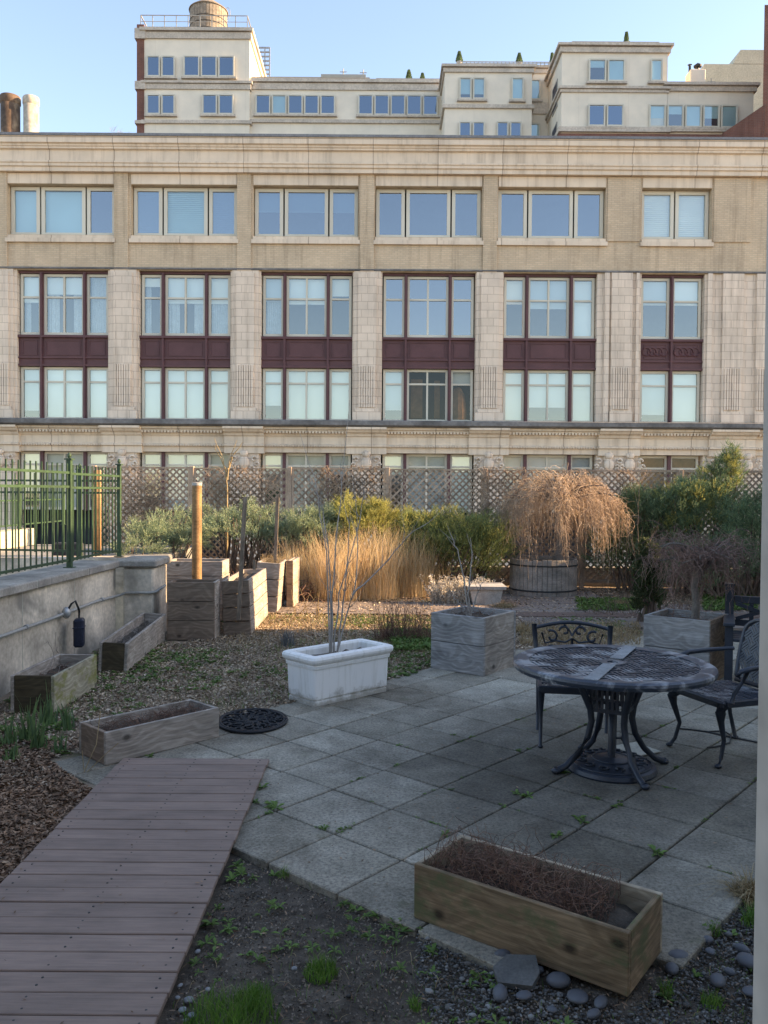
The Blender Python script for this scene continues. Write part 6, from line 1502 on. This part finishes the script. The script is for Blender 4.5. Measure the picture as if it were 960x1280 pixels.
# low green cover by the tub
q = np.concatenate([np.array(scatter([G(722, 765), G(800, 765), G(800, 750), G(722, 750)], 500)), np.array(scatter([G(880, 765), G(945, 765), G(945, 745), G(880, 745)], 600)), np.array(scatter([G(490, 815), G(540, 815), G(540, 790), G(490, 790)], 400))])
rosettes(np.c_[q, np.full(len(q), .02)], rng.uniform(.05, .10, len(q)), 'weed', 'ground_cover', 'low green leaves beside the tub and the path', 8, 'ground cover', up=1)
q = scatter([G(650, 808), G(800, 806), G(800, 780), G(650, 780)], 2600); n = len(q)
v, f = blades(np.c_[q, np.zeros(n)], rng.uniform(.03, .12, n), .008, 1.2, 4, .6); tag(mesh_obj('dry_grass', v, f, MT['straw']), 'dry straw coloured grass between the chair and the path', 'dry grass', kind='stuff')
q = scatter([(-2.0, 9.5), (1.0, 8.9), (1.6, 11.8), (-1.6, 11.8)], 2600); n = len(q)
v, f = blades(np.c_[q, np.zeros(n)], rng.uniform(.03, .11, n), .007, 1.2, 4, .6); tag(mesh_obj('dry_grass', v, f, MT['straw']), 'thin dry grass in the bed behind the white planter', 'dry grass', kind='stuff')
# pale dry twigs around the grey planter corner
x, y = G(105, 965); tag(MB().tube([(0, 0, 0), (.06, .05, .16), (.07, .1, .36)], .003, 5).tube([(.02, 0, .0), (.12, .02, .1), (.2, .05, .17)], .0025, 5).tube([(-.02, .05, 0), (-.03, .05, .12)], .0025, 5).build('dry_twig', MT['straw'], loc=(x, y, 0)), 'thin pale dry twig leaning on the grey planter corner', 'twig')
# thin straw, sprouts and rotten stems on the dark soil
q = scatter(soilpoly, 1100); n = len(q); v, f = blades(np.c_[q, np.full(n, -.025)], rng.uniform(.02, .08, n), .0022, 2.2, 5, .95)
tag(mesh_obj('dry_straw', v, f, MT['straw']), 'thin dry straw lying on the dark soil', 'straw', kind='stuff')
q = scatter(soilpoly, 6500); dn = np.sin(q[:, 0] * 4 + 2) + np.sin(q[:, 1] * 5) + rng.normal(size=len(q)) * .5; q = q[dn > .5]; n = len(q)
v, f = blades(np.c_[q, np.full(n, -.025)], rng.uniform(.012, .045, n), .0022, 1.0, 4, .35); tag(mesh_obj('sprouting_grass', v, f, MT['grass']), 'fine grass sprouts on the dark soil', 'grass', kind='stuff')
# thin aerials and vents on the roofs
for px, pb, pt, Y, lab in ((429, 96, 86, 61, 'thin aerial on the long roof left of the middle penthouse'), (454, 96, 87, 61, 'thin aerial right of the other one on the long roof'), (889, 106, 98, 55, 'short vent pipe on the right roof terrace')):
    x, z = P(px, pb, Y); z1 = P(px, pt, Y)[1]
    m = MB().lathe([(0, -.1), (.05, -.1), (.035, z1 - z), (0, z1 - z)], (0, 0, 0), 6); m.box(-.25, .25, -.02, .02, z1 - z - .25, z1 - z - .2)
    tag(m.build('roof_aerial', MT['frame_d'], loc=(x, Y, z)), lab, 'aerial', 'aerials on the far roofs')
# straw litter and fine grass mixed into the middle bed
midbed = [(-2.6, 6.6), (-1.3, 6.5), (.8, 8.9), (1.6, 9.8), (1.6, 11.8), (-2.1, 11.8), (-2.3, 9.6), (-2.9, 9.4)]
q = scatter(midbed, 5200); dn = np.sin(q[:, 0] * 3.1) + np.sin(q[:, 1] * 2.3 + 1) + rng.normal(size=len(q)) * .6; q = q[dn > -.3]; n = len(q)
v, f = blades(np.c_[q, np.zeros(n)], rng.uniform(.03, .10, n), .004, 2.0, 5, .9); tag(mesh_obj('dry_straw', v, f, MT['straw']), 'straw litter over the middle mulch bed', 'straw', kind='stuff')
q = scatter(midbed, 7000); dn = np.sin(q[:, 0] * 1.9 + 2) + np.sin(q[:, 1] * 2.9) + rng.normal(size=len(q)) * .6; q = q[dn > .5]; n = len(q)
v, f = blades(np.c_[q, np.zeros(n)], rng.uniform(.03, .08, n), .0045, .8, 4, .3); tag(mesh_obj('sprouting_grass', v, f, MT['weed']), 'patchy olive grass in the middle bed', 'grass', kind='stuff')
# litter blown onto the boards and slabs
def litter(poly, n, z, label, L=.022):
    q = scatter(poly, n); az = rng.uniform(0, 6.28, n); d = np.stack([np.cos(az), np.sin(az), rng.normal(size=n) * .12], 1); sd_ = np.stack([-np.sin(az), np.cos(az), rng.normal(size=n) * .25], 1)
    Ls = L * rng.uniform(.3, 1.3, n)[:, None]; Ws = Ls * rng.uniform(.15, .45, n)[:, None]; c = np.c_[q, np.full(n, z)]; c[:, 2] += Ws[:, 0] * .25
    tag(quads_obj('litter', np.stack([c - d * Ls / 2, c + sd_ * Ws / 2, c + d * Ls / 2, c - sd_ * Ws / 2], 1), MT['chip_red']), label, 'litter', kind='stuff')
litter([(-1.67, 1.6), (-.75, 1.6), (-.75, 5.3), (-1.67, 5.3)], 130, .037, 'bits of leaf and bark lying on the boardwalk')
litter([kg(-1.9, 1.6), kg(-1.9, 4.5), kg(1, 5.6), kg(7, 5.6), kg(7, -2.5), kg(1, -2.5)], 700, .003, 'bits of leaf and grit lying on the slabs')
